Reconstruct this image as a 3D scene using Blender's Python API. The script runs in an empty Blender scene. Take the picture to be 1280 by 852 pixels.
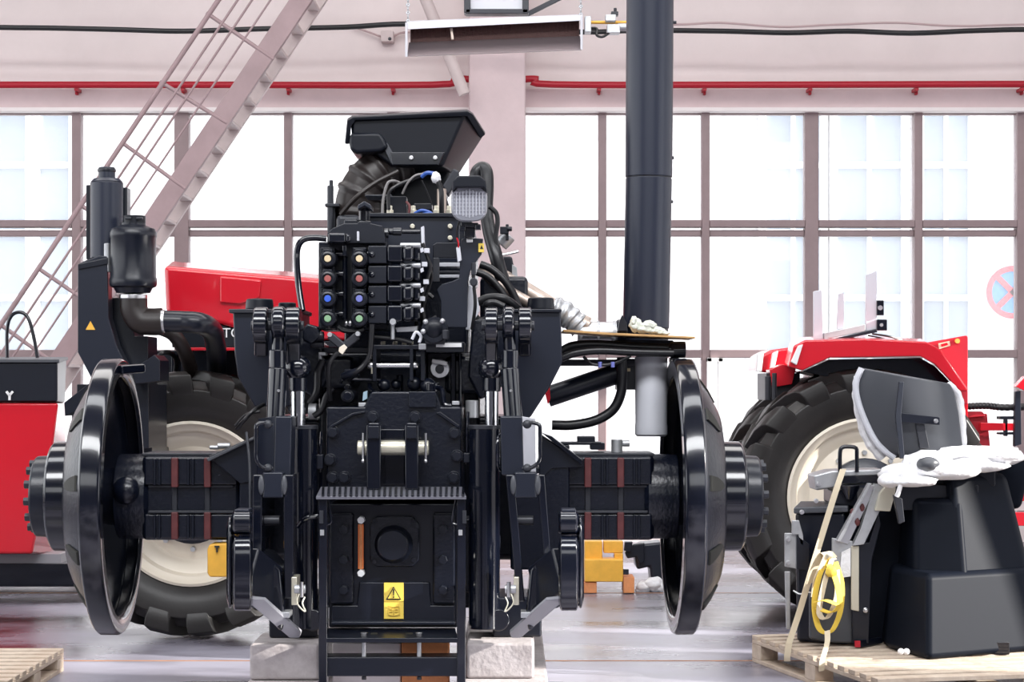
import bpy, bmesh, math, random
from mathutils import Vector, Matrix, noise
random.seed(7)
C = bpy.context.scene
COL = C.collection
PI = math.pi

# ------------------------------------------------------------------ camera, world, lights, exposure
F = 2600.0            # focal length in pixels of the 1280 wide frame
HZ = 482.0            # pixel row of the horizon
CH = 1.5              # camera height
cam_d = bpy.data.cameras.new('camera')
cam_d.sensor_width = 36.0
cam_d.lens = F / 1280.0 * 36.0
cam_d.shift_y = (HZ - 426.0) / 1280.0
cam_d.clip_end = 300
cam = bpy.data.objects.new('camera', cam_d)
COL.objects.link(cam)
cam.location = (0, 0, CH)
cam.rotation_euler = (PI / 2, 0, 0)
C.camera = cam

world = bpy.data.worlds.new('world')
C.world = world
world.use_nodes = True
_bg = world.node_tree.nodes['Background']
_bg.inputs[0].default_value = (0.93, 0.96, 1.0, 1)
_bg.inputs[1].default_value = 3.0

def lamp(name, kind, loc, aim, energy, color=(1, 1, 1), size=None, size_y=None, angle=None):
    l = bpy.data.lights.new(name, kind)
    l.energy = energy
    l.color = color
    if kind == 'AREA':
        l.shape = 'RECTANGLE'
        l.size = size
        l.size_y = size_y or size
    if angle:
        l.angle = angle
    o = bpy.data.objects.new(name, l)
    COL.objects.link(o)
    o.location = loc
    o.rotation_euler = (Vector(aim) - Vector(loc)).to_track_quat('-Z', 'Y').to_euler()
    return o

lamp('sun', 'SUN', (20, 2, 12), (20 - 0.93, 2 + 0.20, 12 - 0.38), 11.0, (1.0, 0.96, 0.9), angle=0.01)
lamp('roof_fill_near', 'AREA', (0, 1.0, 8.7), (0, 4.0, 0), 1900, (0.97, 0.98, 1.0), 14, 2.5)  # unseen overhead fill, added to brighten the nearer faces
lamp('roof_glint_strip', 'AREA', (0, 7.6, 8.7), (0, 7.6, 0), 500, (0.95, 0.97, 1.0), 16, 1.4)  # unseen strip added overhead for glints on the chamfers
lamp('front_fill', 'AREA', (0, -7.6, 5.6), (0, 7, 0.7), 330, (0.96, 0.98, 1.0), 13, 3.0)  # fill added behind the camera; the front wall has no opening
lamp('roof_fill_far', 'AREA', (0, 13.0, 8.7), (0, 13.6, 0), 700, (1.0, 0.97, 0.95), 16, 3.0)  # unseen overhead fill, added to light the back wall

C.view_settings.view_transform = 'Standard'
C.view_settings.look = 'None'
C.view_settings.gamma = 1.0
C.view_settings.use_curve_mapping = False
C.view_settings.exposure = 0.0
try:
    C.cycles.use_denoising = True
    C.cycles.max_bounces = 8
    C.cycles.transparent_max_bounces = 16
    C.cycles.sample_clamp_indirect = 6.0
except Exception:
    pass

# ------------------------------------------------------------------ materials
def mat(name, col, rough=0.5, metal=0.0, bump=0.0, bscale=40.0, var=0.0, vscale=6.0, coat=0.0, spec=0.5, trans=0.0, col2=None, dist=0.02):
    m = bpy.data.materials.new(name)
    m.use_nodes = True
    nt = m.node_tree
    b = nt.nodes['Principled BSDF']
    b.inputs['Base Color'].default_value = (*col, 1)
    b.inputs['Roughness'].default_value = rough
    b.inputs['Metallic'].default_value = metal
    b.inputs['Specular IOR Level'].default_value = spec
    if coat:
        b.inputs['Coat Weight'].default_value = coat
        b.inputs['Coat Roughness'].default_value = 0.06
    if trans:
        b.inputs['Transmission Weight'].default_value = trans
    tc = nt.nodes.new('ShaderNodeTexCoord')
    if var or col2:
        n = nt.nodes.new('ShaderNodeTexNoise')
        n.inputs['Scale'].default_value = vscale
        n.inputs['Detail'].default_value = 6
        n.inputs['Roughness'].default_value = 0.65
        nt.links.new(tc.outputs['Object'], n.inputs['Vector'])
        r = nt.nodes.new('ShaderNodeValToRGB')
        r.color_ramp.elements[0].position = 0.32
        r.color_ramp.elements[1].position = 0.68
        c2 = col2 or tuple(c * (1 - var) for c in col)
        r.color_ramp.elements[0].color = (*c2, 1)
        r.color_ramp.elements[1].color = (*col, 1)
        nt.links.new(n.outputs['Fac'], r.inputs['Fac'])
        nt.links.new(r.outputs['Color'], b.inputs['Base Color'])
    if bump:
        n2 = nt.nodes.new('ShaderNodeTexNoise')
        n2.inputs['Scale'].default_value = bscale
        n2.inputs['Detail'].default_value = 4
        nt.links.new(tc.outputs['Object'], n2.inputs['Vector'])
        bp = nt.nodes.new('ShaderNodeBump')
        bp.inputs['Strength'].default_value = bump
        bp.inputs['Distance'].default_value = dist
        nt.links.new(n2.outputs['Fac'], bp.inputs['Height'])
        nt.links.new(bp.outputs['Normal'], b.inputs['Normal'])
    return m

BLK = mat('gloss_black_paint', (0.0035, 0.0048, 0.0105), 0.16, coat=0.5)
BLS = mat('satin_black_paint', (0.005, 0.0068, 0.014), 0.30, bump=0.08, bscale=120, dist=0.004)
CST = mat('cast_black_paint', (0.004, 0.0058, 0.013), 0.27, bump=0.22, bscale=70, dist=0.006)
RUB = mat('hose_rubber', (0.006, 0.006, 0.008), 0.35)
TYR = mat('tyre_rubber', (0.010, 0.009, 0.009), 0.42, bump=0.15, bscale=60, dist=0.004, col2=(0.022, 0.019, 0.018), vscale=3)
PLB = mat('black_plastic', (0.006, 0.0075, 0.013), 0.36, bump=0.1, bscale=300, dist=0.002, spec=0.3)
BRN = mat('brown_black_rubber', (0.016, 0.011, 0.010), 0.42)
NAVY = mat('dark_blue_grey_paint', (0.011, 0.014, 0.025), 0.30)
STK = mat('stack_blue_grey', (0.014, 0.018, 0.034), 0.34, bump=0.05, bscale=90, dist=0.003)
CHR = mat('chrome', (0.85, 0.86, 0.88), 0.12, 1.0)
STL = mat('bright_steel', (0.72, 0.72, 0.73), 0.3, 1.0)
GAL = mat('zinc_steel', (0.55, 0.56, 0.58), 0.42, 0.7, var=0.3)
TAN = mat('heat_stained_steel', (0.55, 0.46, 0.40), 0.38, 0.75, col2=(0.36, 0.29, 0.25), vscale=12)
RED = mat('red_paint', (0.62, 0.012, 0.025), 0.2, coat=0.6)
RDP = mat('crimson_pipe_paint', (0.42, 0.005, 0.02), 0.45)
RST = mat('red_brown_primer', (0.13, 0.028, 0.030), 0.5, var=0.4, vscale=30)
CRM = mat('cream_paint', (0.78, 0.70, 0.58), 0.35)
PIN = mat('cream_zinc_pin', (0.72, 0.68, 0.55), 0.3, 0.5)
YEL = mat('yellow_paint', (0.90, 0.48, 0.06), 0.45, var=0.15, vscale=14)
LBL = mat('yellow_label', (0.85, 0.62, 0.10), 0.5)
INK = mat('label_ink', (0.02, 0.02, 0.015), 0.6)
INKP = mat('faded_label_ink', (0.55, 0.38, 0.06), 0.6)
WHT = mat('white_paint', (0.82, 0.82, 0.82), 0.5)
WPL = mat('white_foam_wrap', (0.80, 0.80, 0.82), 0.6, bump=0.5, bscale=30, dist=0.02)
FLT = mat('pale_grey_enamel', (0.60, 0.61, 0.66), 0.35)
GRY = mat('grey_plastic', (0.06, 0.064, 0.075), 0.42)
LGR = mat('light_grey_paint', (0.34, 0.34, 0.37), 0.4)
STP = mat('worn_step_steel', (0.16, 0.16, 0.19), 0.4, 0.3)
DGR = mat('dark_grey_metal', (0.028, 0.03, 0.038), 0.4, 0.2)
CON = mat('concrete_block', (0.50, 0.46, 0.46), 0.85, bump=0.2, bscale=45, col2=(0.36, 0.32, 0.32), vscale=14)
WOD = mat('pale_wood', (0.62, 0.52, 0.42), 0.75, bump=0.2, bscale=30, col2=(0.45, 0.35, 0.27), vscale=9)
PLY = mat('plywood', (0.62, 0.36, 0.14), 0.6, var=0.3, vscale=12)
ORG = mat('orange_timber', (0.85, 0.33, 0.13), 0.7, var=0.25, vscale=18)
CBLU = mat('blue_cap', (0.04, 0.12, 0.62), 0.4)
CLIL = mat('lilac_cap', (0.16, 0.18, 0.50), 0.4)
CRED = mat('red_cap', (0.36, 0.10, 0.09), 0.45)
CGRN = mat('green_cap', (0.24, 0.42, 0.24), 0.45)
CYEL = mat('cream_cap', (0.72, 0.58, 0.36), 0.45)
AMB = mat('orange_sight_glass', (0.85, 0.22, 0.06), 0.3)
WBLU = mat('blue_wire', (0.02, 0.08, 0.35), 0.4)
WGRY = mat('grey_wire', (0.20, 0.19, 0.19), 0.5)
STRP = mat('cream_webbing', (0.66, 0.57, 0.42), 0.8, bump=0.3, bscale=150, dist=0.003)
YSTR = mat('yellow_webbing', (0.82, 0.58, 0.08), 0.7, bump=0.3, bscale=150, dist=0.003)
RAG = mat('pale_rag', (0.70, 0.72, 0.62), 0.9, bump=0.6, bscale=40)
CAB = mat('black_cable', (0.012, 0.012, 0.014), 0.5)
PCAB = mat('pinkish_cable', (0.45, 0.33, 0.33), 0.6)
PNK = mat('pink_grey_steel_paint', (0.36, 0.255, 0.265), 0.5, var=0.18, vscale=3)
PNL = mat('pale_pink_steel_paint', (0.62, 0.52, 0.51), 0.5, var=0.15, vscale=4)
FRM = mat('window_frame_paint', (0.30, 0.22, 0.225), 0.5, var=0.15, vscale=4)
HTB = mat('burner_tiles', (0.085, 0.040, 0.035), 0.7, bump=0.5, bscale=60)
HTS = mat('heater_sheet', (0.30, 0.25, 0.26), 0.4, 0.6)
LENS_W = mat('lamp_lens', (0.62, 0.63, 0.68), 0.12, 0.55, coat=0.6)
LENS_D = mat('lamp_glass', (0.30, 0.31, 0.35), 0.1, 0.3, coat=0.8)
PLM = mat('moulded_floor_plastic', (0.006, 0.008, 0.014), 0.5, bump=0.1, bscale=300, dist=0.002, spec=0.09)
TRIM = mat('pale_ledge_paint', (0.84, 0.78, 0.77), 0.5)
REFL = mat('amber_reflector', (0.8, 0.45, 0.1), 0.3)

def wall_panel_mat(name, col, scale, strength):
    m = mat(name, col, 0.6, var=0.10, vscale=1.2)
    nt = m.node_tree
    tc = nt.nodes.new('ShaderNodeTexCoord')
    w = nt.nodes.new('ShaderNodeTexWave')
    w.bands_direction = 'Z'
    w.inputs['Scale'].default_value = scale
    w.inputs['Distortion'].default_value = 0.4
    w.inputs['Detail'].default_value = 2
    bp = nt.nodes.new('ShaderNodeBump')
    bp.inputs['Strength'].default_value = strength
    bp.inputs['Distance'].default_value = 0.05
    nt.links.new(tc.outputs['Object'], w.inputs['Vector'])
    nt.links.new(w.outputs['Fac'], bp.inputs['Height'])
    nt.links.new(bp.outputs['Normal'], nt.nodes['Principled BSDF'].inputs['Normal'])
    return m
WALL = wall_panel_mat('wall_panels', (0.76, 0.66, 0.65), 0.9, 0.35)
PLST = mat('plaster_pillar', (0.70, 0.56, 0.57), 0.7, var=0.12, vscale=2.0, bump=0.1, bscale=12)
HALL = mat('hall_side_wall', (0.50, 0.47, 0.48), 0.7)
HALF = mat('hall_front_wall', (0.10, 0.10, 0.12), 0.8)
CEIL = mat('hall_roof', (0.22, 0.22, 0.24), 0.8)

def floor_mat():
    m = mat('worn_concrete_floor', (0.5, 0.5, 0.52), 0.4)
    nt = m.node_tree
    b = nt.nodes['Principled BSDF']
    tc = nt.nodes.new('ShaderNodeTexCoord')
    mp = nt.nodes.new('ShaderNodeMapping')
    mp.inputs['Scale'].default_value = (0.45, 0.95, 1.0)
    n = nt.nodes.new('ShaderNodeTexNoise')
    n.inputs['Scale'].default_value = 1.3
    n.inputs['Detail'].default_value = 6
    n.inputs['Roughness'].default_value = 0.52
    r = nt.nodes.new('ShaderNodeValToRGB')
    e = r.color_ramp.elements
    e[0].position = 0.40; e[0].color = (0.035, 0.030, 0.034, 1)
    e[1].position = 0.62; e[1].color = (0.30, 0.29, 0.35, 1)
    k = e.new(0.49); k.color = (0.16, 0.15, 0.185, 1)
    nt.links.new(tc.outputs['Object'], mp.inputs['Vector'])
    nt.links.new(mp.outputs['Vector'], n.inputs['Vector'])
    nt.links.new(n.outputs['Fac'], r.inputs['Fac'])
    nt.links.new(r.outputs['Color'], b.inputs['Base Color'])
    mr = nt.nodes.new('ShaderNodeMapRange')
    mr.inputs['From Min'].default_value = 0.3; mr.inputs['From Max'].default_value = 0.7
    mr.inputs['To Min'].default_value = 0.14; mr.inputs['To Max'].default_value = 0.42
    nt.links.new(n.outputs['Fac'], mr.inputs['Value'])
    nt.links.new(mr.outputs['Result'], b.inputs['Roughness'])
    return m
FLOOR = floor_mat()

def pane_mat():
    m = bpy.data.materials.new('hazed_window_glass')  # translucent white mixed in as haze to wash out the view
    m.use_nodes = True
    nt = m.node_tree
    nt.nodes.clear()
    out = nt.nodes.new('ShaderNodeOutputMaterial')
    tr = nt.nodes.new('ShaderNodeBsdfTransparent')
    tr.inputs[0].default_value = (0.97, 0.98, 0.99, 1)
    tl = nt.nodes.new('ShaderNodeBsdfTranslucent')
    tl.inputs[0].default_value = (0.9, 0.9, 0.92, 1)
    gl = nt.nodes.new('ShaderNodeBsdfGlossy')
    gl.inputs['Roughness'].default_value = 0.03
    m1 = nt.nodes.new('ShaderNodeMixShader'); m1.inputs[0].default_value = 0.16
    m2 = nt.nodes.new('ShaderNodeMixShader'); m2.inputs[0].default_value = 0.04
    nt.links.new(tr.outputs[0], m1.inputs[1]); nt.links.new(tl.outputs[0], m1.inputs[2])
    nt.links.new(m1.outputs[0], m2.inputs[1]); nt.links.new(gl.outputs[0], m2.inputs[2])
    nt.links.new(m2.outputs[0], out.inputs[0])
    return m
GLASS = pane_mat()

def brick_mat():
    m = mat('white_brick', (0.8, 0.8, 0.8), 0.8)
    nt = m.node_tree
    tc = nt.nodes.new('ShaderNodeTexCoord')
    mp = nt.nodes.new('ShaderNodeMapping')
    mp.inputs['Rotation'].default_value = (PI / 2, 0, 0)
    br = nt.nodes.new('ShaderNodeTexBrick')
    br.inputs['Color1'].default_value = (0.86, 0.85, 0.84, 1)
    br.inputs['Color2'].default_value = (0.80, 0.79, 0.79, 1)
    br.inputs['Mortar'].default_value = (0.66, 0.66, 0.68, 1)
    br.inputs['Scale'].default_value = 1.6
    br.inputs['Mortar Size'].default_value = 0.03
    nt.links.new(tc.outputs['Object'], mp.inputs['Vector'])
    nt.links.new(mp.outputs['Vector'], br.inputs['Vector'])
    nt.links.new(br.outputs['Color'], nt.nodes['Principled BSDF'].inputs['Base Color'])
    return m
BRICK = brick_mat()
SKYG = mat('facade_glass', (0.36, 0.43, 0.50), 0.2)
YARD = mat('yard_asphalt', (0.5, 0.5, 0.5), 0.8)
SBLU = mat('sign_blue', (0.06, 0.22, 0.42), 0.5)
SRED = mat('sign_red', (0.62, 0.06, 0.08), 0.5)

# ------------------------------------------------------------------ helpers
def P(x, y, d):
    return Vector(((x - 640.0) * d / F, d, CH - (y - HZ) * d / F))
def S(px, d):
    return px * d / F

WL = {}   # world location of every object's origin (none is rotated)

def basis(axis):
    a = Vector(axis).normalized()
    u = a.orthogonal().normalized()
    return a, u, a.cross(u)

def spline(pts, n=6):
    pts = [Vector(p) for p in pts]
    if len(pts) < 3 or n < 2:
        return pts
    q = [pts[0] * 2 - pts[1]] + pts + [pts[-1] * 2 - pts[-2]]
    out = []
    for i in range(1, len(q) - 2):
        for k in range(n):
            t = k / n
            p0, p1, p2, p3 = q[i - 1], q[i], q[i + 1], q[i + 2]
            out.append(0.5 * ((2 * p1) + (p2 - p0) * t + (2 * p0 - 5 * p1 + 4 * p2 - p3) * t * t + (3 * p1 - p0 - 3 * p2 + p3) * t ** 3))
    out.append(pts[-1])
    return out

KEEP = {'chain', 'lens_flutes', 'wheel', 'burner_tiles', 'book_symbol', 'tread_slot', 'lettering', 'pane', 'step_teeth', 'window_frame', 'casement', 'foam_wrap', 'disc_slot'}
class M:
    def __init__(s):
        s.bm = bmesh.new()
    def hexa(s, v):            # 8 points: front loop of 4, back loop of 4
        vs = [s.bm.verts.new(p) for p in v]
        for f in ((0, 1, 2, 3), (7, 6, 5, 4), (0, 4, 5, 1), (1, 5, 6, 2), (2, 6, 7, 3), (3, 7, 4, 0)):
            s.bm.faces.new([vs[i] for i in f])
        return s
    def wbox(s, x0, x1, y0, y1, z0, z1):
        return s.hexa([(x0, y0, z0), (x1, y0, z0), (x1, y0, z1), (x0, y0, z1), (x0, y1, z0), (x1, y1, z0), (x1, y1, z1), (x0, y1, z1)])
    def box(s, x0, y0, x1, y1, d, t):      # pixel rectangle on its front plane at depth d, t metres thick
        a = P(x0, y0, d); b = P(x1, y1, d)
        return s.wbox(a.x, b.x, d, d + t, b.z, a.z)
    def bar(s, a, b, w, h, up=(0, 0, 1)):  # square bar between two points
        a = Vector(a); b = Vector(b)
        ax = (b - a).normalized()
        upv = Vector(up)
        if abs(ax.dot(upv.normalized())) > 0.98:
            upv = Vector((0, 1, 0))
        u = ax.cross(upv).normalized() * w / 2
        v = u.cross(ax).normalized() * h / 2
        return s.hexa([a - u - v, a + u - v, a + u + v, a - u + v, b - u - v, b + u - v, b + u + v, b - u + v])
    def poly(s, pts, d, t, back=None):     # outline in pixels at depth d, t metres thick
        fr = [P(x, y, d) for x, y in pts]
        if back:
            bk = [P(x, y, d + t) for x, y in back]
        else:
            bk = [p + Vector((0, t, 0)) for p in fr]
        return s.prism(fr, bk)
    def prism(s, fr, bk):
        a = [s.bm.verts.new(p) for p in fr]
        b = [s.bm.verts.new(p) for p in bk]
        n = len(a)
        s.bm.faces.new(a)
        s.bm.faces.new(b[::-1])
        for i in range(n):
            j = (i + 1) % n
            s.bm.faces.new([a[j], a[i], b[i], b[j]])
        return s
    def loft(s, rings, cap=True, closed=False):
        vr = [[s.bm.verts.new(p) for p in r] for r in rings]
        n = len(vr[0])
        m = len(vr)
        for k in range(m if closed else m - 1):
            A = vr[k]; B = vr[(k + 1) % m]
            for i in range(n):
                j = (i + 1) % n
                s.bm.faces.new([A[i], A[j], B[j], B[i]])
        if cap and not closed:
            s.bm.faces.new(vr[0][::-1])
            s.bm.faces.new(vr[-1])
        return s
    def cyl(s, a, b, r0, r1=None, seg=24):
        a = Vector(a); b = Vector(b)
        r1 = r0 if r1 is None else r1
        ax, u, v = basis(b - a)
        R = []
        for c, r in ((a, r0), (b, r1)):
            R.append([c + (u * math.cos(2 * PI * i / seg) + v * math.sin(2 * PI * i / seg)) * r for i in range(seg)])
        return s.loft(R)
    def vcyl(s, x, y0, y1, d, r, r1=None, seg=24):   # upright cylinder, pixels and pixel radius
        return s.cyl(P(x, y0, d), P(x, y1, d), S(r, d), S(r if r1 is None else r1, d), seg)
    def hcyl(s, x0, x1, y, d, r, seg=24):
        return s.cyl(P(x0, y, d), P(x1, y, d), S(r, d), None, seg)
    def fcyl(s, x, y, d, r, t, r1=None, seg=24):     # disc facing the camera, t metres deep
        a = P(x, y, d)
        return s.cyl(a, a + Vector((0, t, 0)), S(r, d), S(r if r1 is None else r1, d), seg)
    def bolt(s, x, y, d, r, t=0.02):
        a = P(x, y, d)
        s.cyl(a + Vector((0, t * 0.6, 0)), a + Vector((0, t, 0)), S(r, d) * 1.15, None, 16)
        return s.cyl(a, a + Vector((0, t * 0.6, 0)), S(r, d) * 0.92, None, 6)
    def lathe(s, prof, o, axis, seg=40, closed=False, cap=False):   # prof: (radius, height along axis)
        o = Vector(o)
        ax, u, v = basis(axis)
        R = []
        for r, h in prof:
            r = max(r, 1e-4)
            R.append([o + ax * h + (u * math.cos(2 * PI * i / seg) + v * math.sin(2 * PI * i / seg)) * r for i in range(seg)])
        return s.loft(R, cap, closed)
    def tube(s, pts, r, seg=10, n=6, rib=0, flat=None):
        pts = spline(pts, n)
        if rib:
            pts = spline(pts, rib)
        t0 = (pts[1] - pts[0]).normalized()
        u = t0.orthogonal().normalized()
        R = []
        for i, p in enumerate(pts):
            a = pts[max(i - 1, 0)]; b = pts[min(i + 1, len(pts) - 1)]
            t = (b - a).normalized()
            u = (u - t * u.dot(t)).normalized()
            v = t.cross(u)
            rr = r(i / (len(pts) - 1)) if callable(r) else r
            if rib and (i // 2) % 2:
                rr *= 1.14
            R.append([p + (u * math.cos(2 * PI * k / seg) + v * math.sin(2 * PI * k / seg)) * rr for k in range(seg)])
        return s.loft(R)
    def ptube(s, pts, r, seg=10, n=6, rib=0):        # points (x, y, depth) in pixels, radius in pixels
        d = sum(p[2] for p in pts) / len(pts)
        return s.tube([P(*p) for p in pts], S(r, d), seg, n, rib)
    def ribbon(s, pts, w, t, side, n=5):             # flat strap
        pts = spline(pts, n)
        side = Vector(side).normalized()
        R = []
        for i, p in enumerate(pts):
            a = pts[max(i - 1, 0)]; b = pts[min(i + 1, len(pts) - 1)]
            tg = (b - a).normalized()
            nn = tg.cross(side).normalized()
            u = side * w / 2
            q = nn * t / 2
            R.append([p - u - q, p + u - q, p + u + q, p - u + q])
        return s.loft(R)
    def ball(s, c, r, sc=(1, 1, 1), amp=0.0, fr=6.0, sub=3):
        g = bmesh.ops.create_icosphere(s.bm, subdivisions=sub, radius=1.0)
        for v in g['verts']:
            k = 1.0
            if amp:
                q = v.co * fr * 0.3 + Vector(c) * 3
                k += amp * noise.noise(q) + amp * 0.6 * noise.noise(q * 2.7)
            v.co = Vector(c) + Vector((v.co.x * sc[0], v.co.y * sc[1], v.co.z * sc[2])) * r * k
        return s
    def hull(s, pts):
        vs = [s.bm.verts.new(p) for p in pts]
        bmesh.ops.convex_hull(s.bm, input=vs)
        return s
    def done(s, name, m, parent=None, bev=0.004, seg=2, smooth=35, sub=0):
        bm = s.bm
        if parent is not None and name not in KEEP:
            left = set(bm.verts); isl = []
            while left:
                st = [left.pop()]; grp = set(st)
                while st:
                    v = st.pop()
                    for e in v.link_edges:
                        w = e.other_vert(v)
                        if w in left:
                            left.discard(w); grp.add(w); st.append(w)
                isl.append(grp)
            if len(isl) > 1:
                bx = [[min(v.co[i] for v in g) - .003 for i in range(3)] + [max(v.co[i] for v in g) + .003 for i in range(3)] for g in isl]
                cl = []
                for g, b in zip(isl, bx):
                    hit = [c for c in cl if any(all(b[i] <= q[i + 3] and q[i] <= b[i + 3] for i in range(3)) for q in c[1])]
                    new = [set(g), [b]]
                    for c in hit:
                        new[0] |= c[0]; new[1] += c[1]; cl.remove(c)
                    cl.append(new)
                if len(cl) > 1:
                    first = None
                    for c in cl:
                        n = M()
                        mp = {v: n.bm.verts.new(v.co) for v in c[0]}
                        for f in bm.faces:
                            if f.verts[0] in mp:
                                n.bm.faces.new([mp[v] for v in f.verts])
                        o = n.done(name, m, parent, bev, seg, smooth, sub)
                        first = first or o
                    bm.free()
                    return first
        loose = [v for v in bm.verts if not v.link_faces]
        if loose:
            bmesh.ops.delete(bm, geom=loose, context='VERTS')
        bmesh.ops.recalc_face_normals(bm, faces=bm.faces[:])
        me = bpy.data.meshes.new(name)
        lo = Vector((min(v.co.x for v in bm.verts), min(v.co.y for v in bm.verts), min(v.co.z for v in bm.verts)))
        hi = Vector((max(v.co.x for v in bm.verts), max(v.co.y for v in bm.verts), max(v.co.z for v in bm.verts)))
        c = Vector(((lo.x + hi.x) / 2, (lo.y + hi.y) / 2, lo.z if parent is None else (lo.z + hi.z) / 2))
        bmesh.ops.translate(bm, vec=-c, verts=bm.verts[:])
        bm.to_mesh(me)
        bm.free()
        for p in me.polygons:
            p.use_smooth = True
        me.set_sharp_from_angle(angle=math.radians(smooth))
        me.materials.append(m)
        o = bpy.data.objects.new(name, me)
        COL.objects.link(o)
        WL[o.name] = c
        if parent is not None:
            o.parent = parent
            o.location = c - WL[parent.name]
        else:
            o.location = c
        if sub:
            q = o.modifiers.new('subdivision', 'SUBSURF')
            q.levels = sub; q.render_levels = sub
        if bev:
            q = o.modifiers.new('bevel', 'BEVEL')
            q.width = bev; q.segments = seg
            q.limit_method = 'ANGLE'; q.angle_limit = math.radians(40)
            q.harden_normals = True
        return o

def tag(o, label, cat, group=None):
    o['label'] = label
    o['category'] = cat
    if group:
        o['group'] = group
    return o
def thing(name, label, cat, loc, group=None):
    o = bpy.data.objects.new(name, None)
    COL.objects.link(o)
    o.location = Vector(loc)
    o.empty_display_size = 0.1
    WL[o.name] = Vector(loc)
    return tag(o, label, cat, group)
def struct(o):
    o['kind'] = 'structure'
    return o
def lab(o, text):
    o['label'] = text
    return o
def text_mesh(name, body, size, loc, m, parent, depth=0.002):
    cu = bpy.data.curves.new(name, 'FONT')
    cu.body = body
    cu.size = size
    cu.extrude = depth
    t = bpy.data.objects.new(name, cu)
    COL.objects.link(t)
    dg = bpy.context.evaluated_depsgraph_get()
    me = bpy.data.meshes.new_from_object(t.evaluated_get(dg))
    bpy.data.objects.remove(t)
    bpy.data.curves.remove(cu)
    me.transform(Matrix.Rotation(PI / 2, 4, 'X'))
    me.materials.clear()
    me.materials.append(m)
    o = bpy.data.objects.new(name, me)
    COL.objects.link(o)
    WL[o.name] = Vector(loc)
    o.parent = parent
    o.location = Vector(loc) - WL[parent.name]
    return o
# ------------------------------------------------------------------ the hall
WD = 20.0   # depth of the window wall
struct(M().wbox(-11, 11, -8, 20, -0.2, 0).done('floor', FLOOR, bev=0))
struct(M().wbox(-11, 11, -8, 20.3, 9, 9.2).done('ceiling', CEIL, bev=0))
struct(M().wbox(-11, 11, -8.2, -8, 0, 9).done('wall_front', HALF, bev=0))
def side_wall(x0, x1, name):
    m = M().wbox(x0, x1, -8, 20.3, 0, 1.2).wbox(x0, x1, -8, 20.3, 6.0, 9)
    for y0, y1 in ((-8, -2), (1.5, 2.2), (5.5, 6.2), (9.4, 9.9), (12.6, 13.1), (16.2, 16.9), (19.8, 20.3)):
        m.wbox(x0, x1, y0, y1, 1.2, 6.0)
    return struct(m.done(name, HALL, bev=0))
side_wall(-11.2, -11, 'wall_left')
m = M().wbox(11, 11.2, -8, 20.3, 0, 1.2).wbox(11, 11.2, -8, 20.3, 5.6, 9)
ys = [-8, -2, 1.5, 2.2, 5.5, 8.0, 8.8, 9.5, 9.75, 10.4, 10.65, 11.05, 11.6, 11.9, 12.5, 14.5, 15.5, 17.0, 18.2, 20.3]  # gaps in this unseen wall are shaped to throw sun streaks
for k in range(0, len(ys), 2):
    m.wbox(11, 11.2, ys[k], ys[k + 1], 1.2, 5.6)
struct(m.done('wall_right', HALL, bev=0))
zz = lambda y: P(0, y, WD).z
xx = lambda x: P(x, 0, WD).x
m = M()
m.wbox(-11, 11, WD, WD + 0.3, zz(137), 9)
m.wbox(-11, 11, WD, WD + 0.3, 0, zz(604))
m.wbox(-11, xx(-45), WD, WD + 0.3, zz(604), zz(137))
m.wbox(xx(1288), 11, WD, WD + 0.3, zz(604), zz(137))
struct(m.done('wall_back', WALL, bev=0))
struct(M().wbox(xx(-45), xx(1288), WD - 0.06, WD, zz(137), zz(112)).done('trim_1', PLST))
struct(M().wbox(xx(-45), xx(1288), WD - 0.12, WD + 0.05, zz(141), zz(136)).done('trim_2', TRIM))
struct(M().wbox(xx(-45), xx(1288), WD - 0.15, WD + 0.05, zz(606), zz(600)).done('trim_3', PNL))
struct(M().wbox(P(586, 0, 19.5).x, P(657, 0, 19.5).x, 19.5, 20.35, 0, 9).done('pillar', PLST, bev=0.02))
# window bays: posts in pixels
posts = [(-45, -30), (90, 101), (218, 236), (355, 365), (484, 500), (588, 655), (748, 758), (877, 887), (1006, 1023), (1143, 1153), (1271, 1288)]
for i in range(len(posts) - 1):
    a = posts[i][1]; b = posts[i + 1][0]
    m = M()
    post = posts[i + 1] if i != 4 else (posts[i + 1][0], posts[i + 1][0] + 3)
    m.wbox(xx(post[0]), xx(post[1]), WD - 0.02, WD + 0.14, zz(604), zz(139))
    if i in (0,):
        m.wbox(xx(-45), xx(-30), WD - 0.02, WD + 0.14, zz(604), zz(139))
    if i == 5:
        a = 655
    m.wbox(xx(a), xx(b), WD - 0.03, WD + 0.14, zz(284), zz(275))
    m.wbox(xx(a), xx(b), WD + 0.02, WD + 0.12, zz(295), zz(287))
    m.wbox(xx(a), xx(b), WD - 0.03, WD + 0.14, zz(447), zz(437))
    m.wbox(xx(a), xx(b), WD - 0.0, WD + 0.14, zz(604), zz(596))
    m.wbox(xx(a), xx(b), WD + 0.03, WD + 0.14, zz(142.5), zz(139))
    w = struct(m.done('window_%d' % (i + 1), FRM, bev=0.008))
    g = M()
    for y0, y1 in ((143, 275), (295, 437), (447, 596)):
        g.wbox(xx(a), xx(b), WD + 0.06, WD + 0.066, zz(y1), zz(y0))
    g.done('pane', GLASS, w, bev=0)
    if i == 7:      # the opening casement
        k = M()
        for x0, y0, x1, y1 in ((884, 447, 890, 596), (898, 447, 904, 596), (884, 447, 904, 452)):
            k.box(x0, y0, x1, y1, WD - 0.1, 0.1)
        k.done('casement', WHT, w)
for j, y in enumerate((11.34, 15.05)):
    struct(M().wbox(-8, 8, y, y + 0.02, 0.0005, 0.002).done('floor_line', mat('floor_line_%d' % j, (0.55, 0.25, 0.10), 0.6, var=0.4, vscale=5), bev=0))

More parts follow.
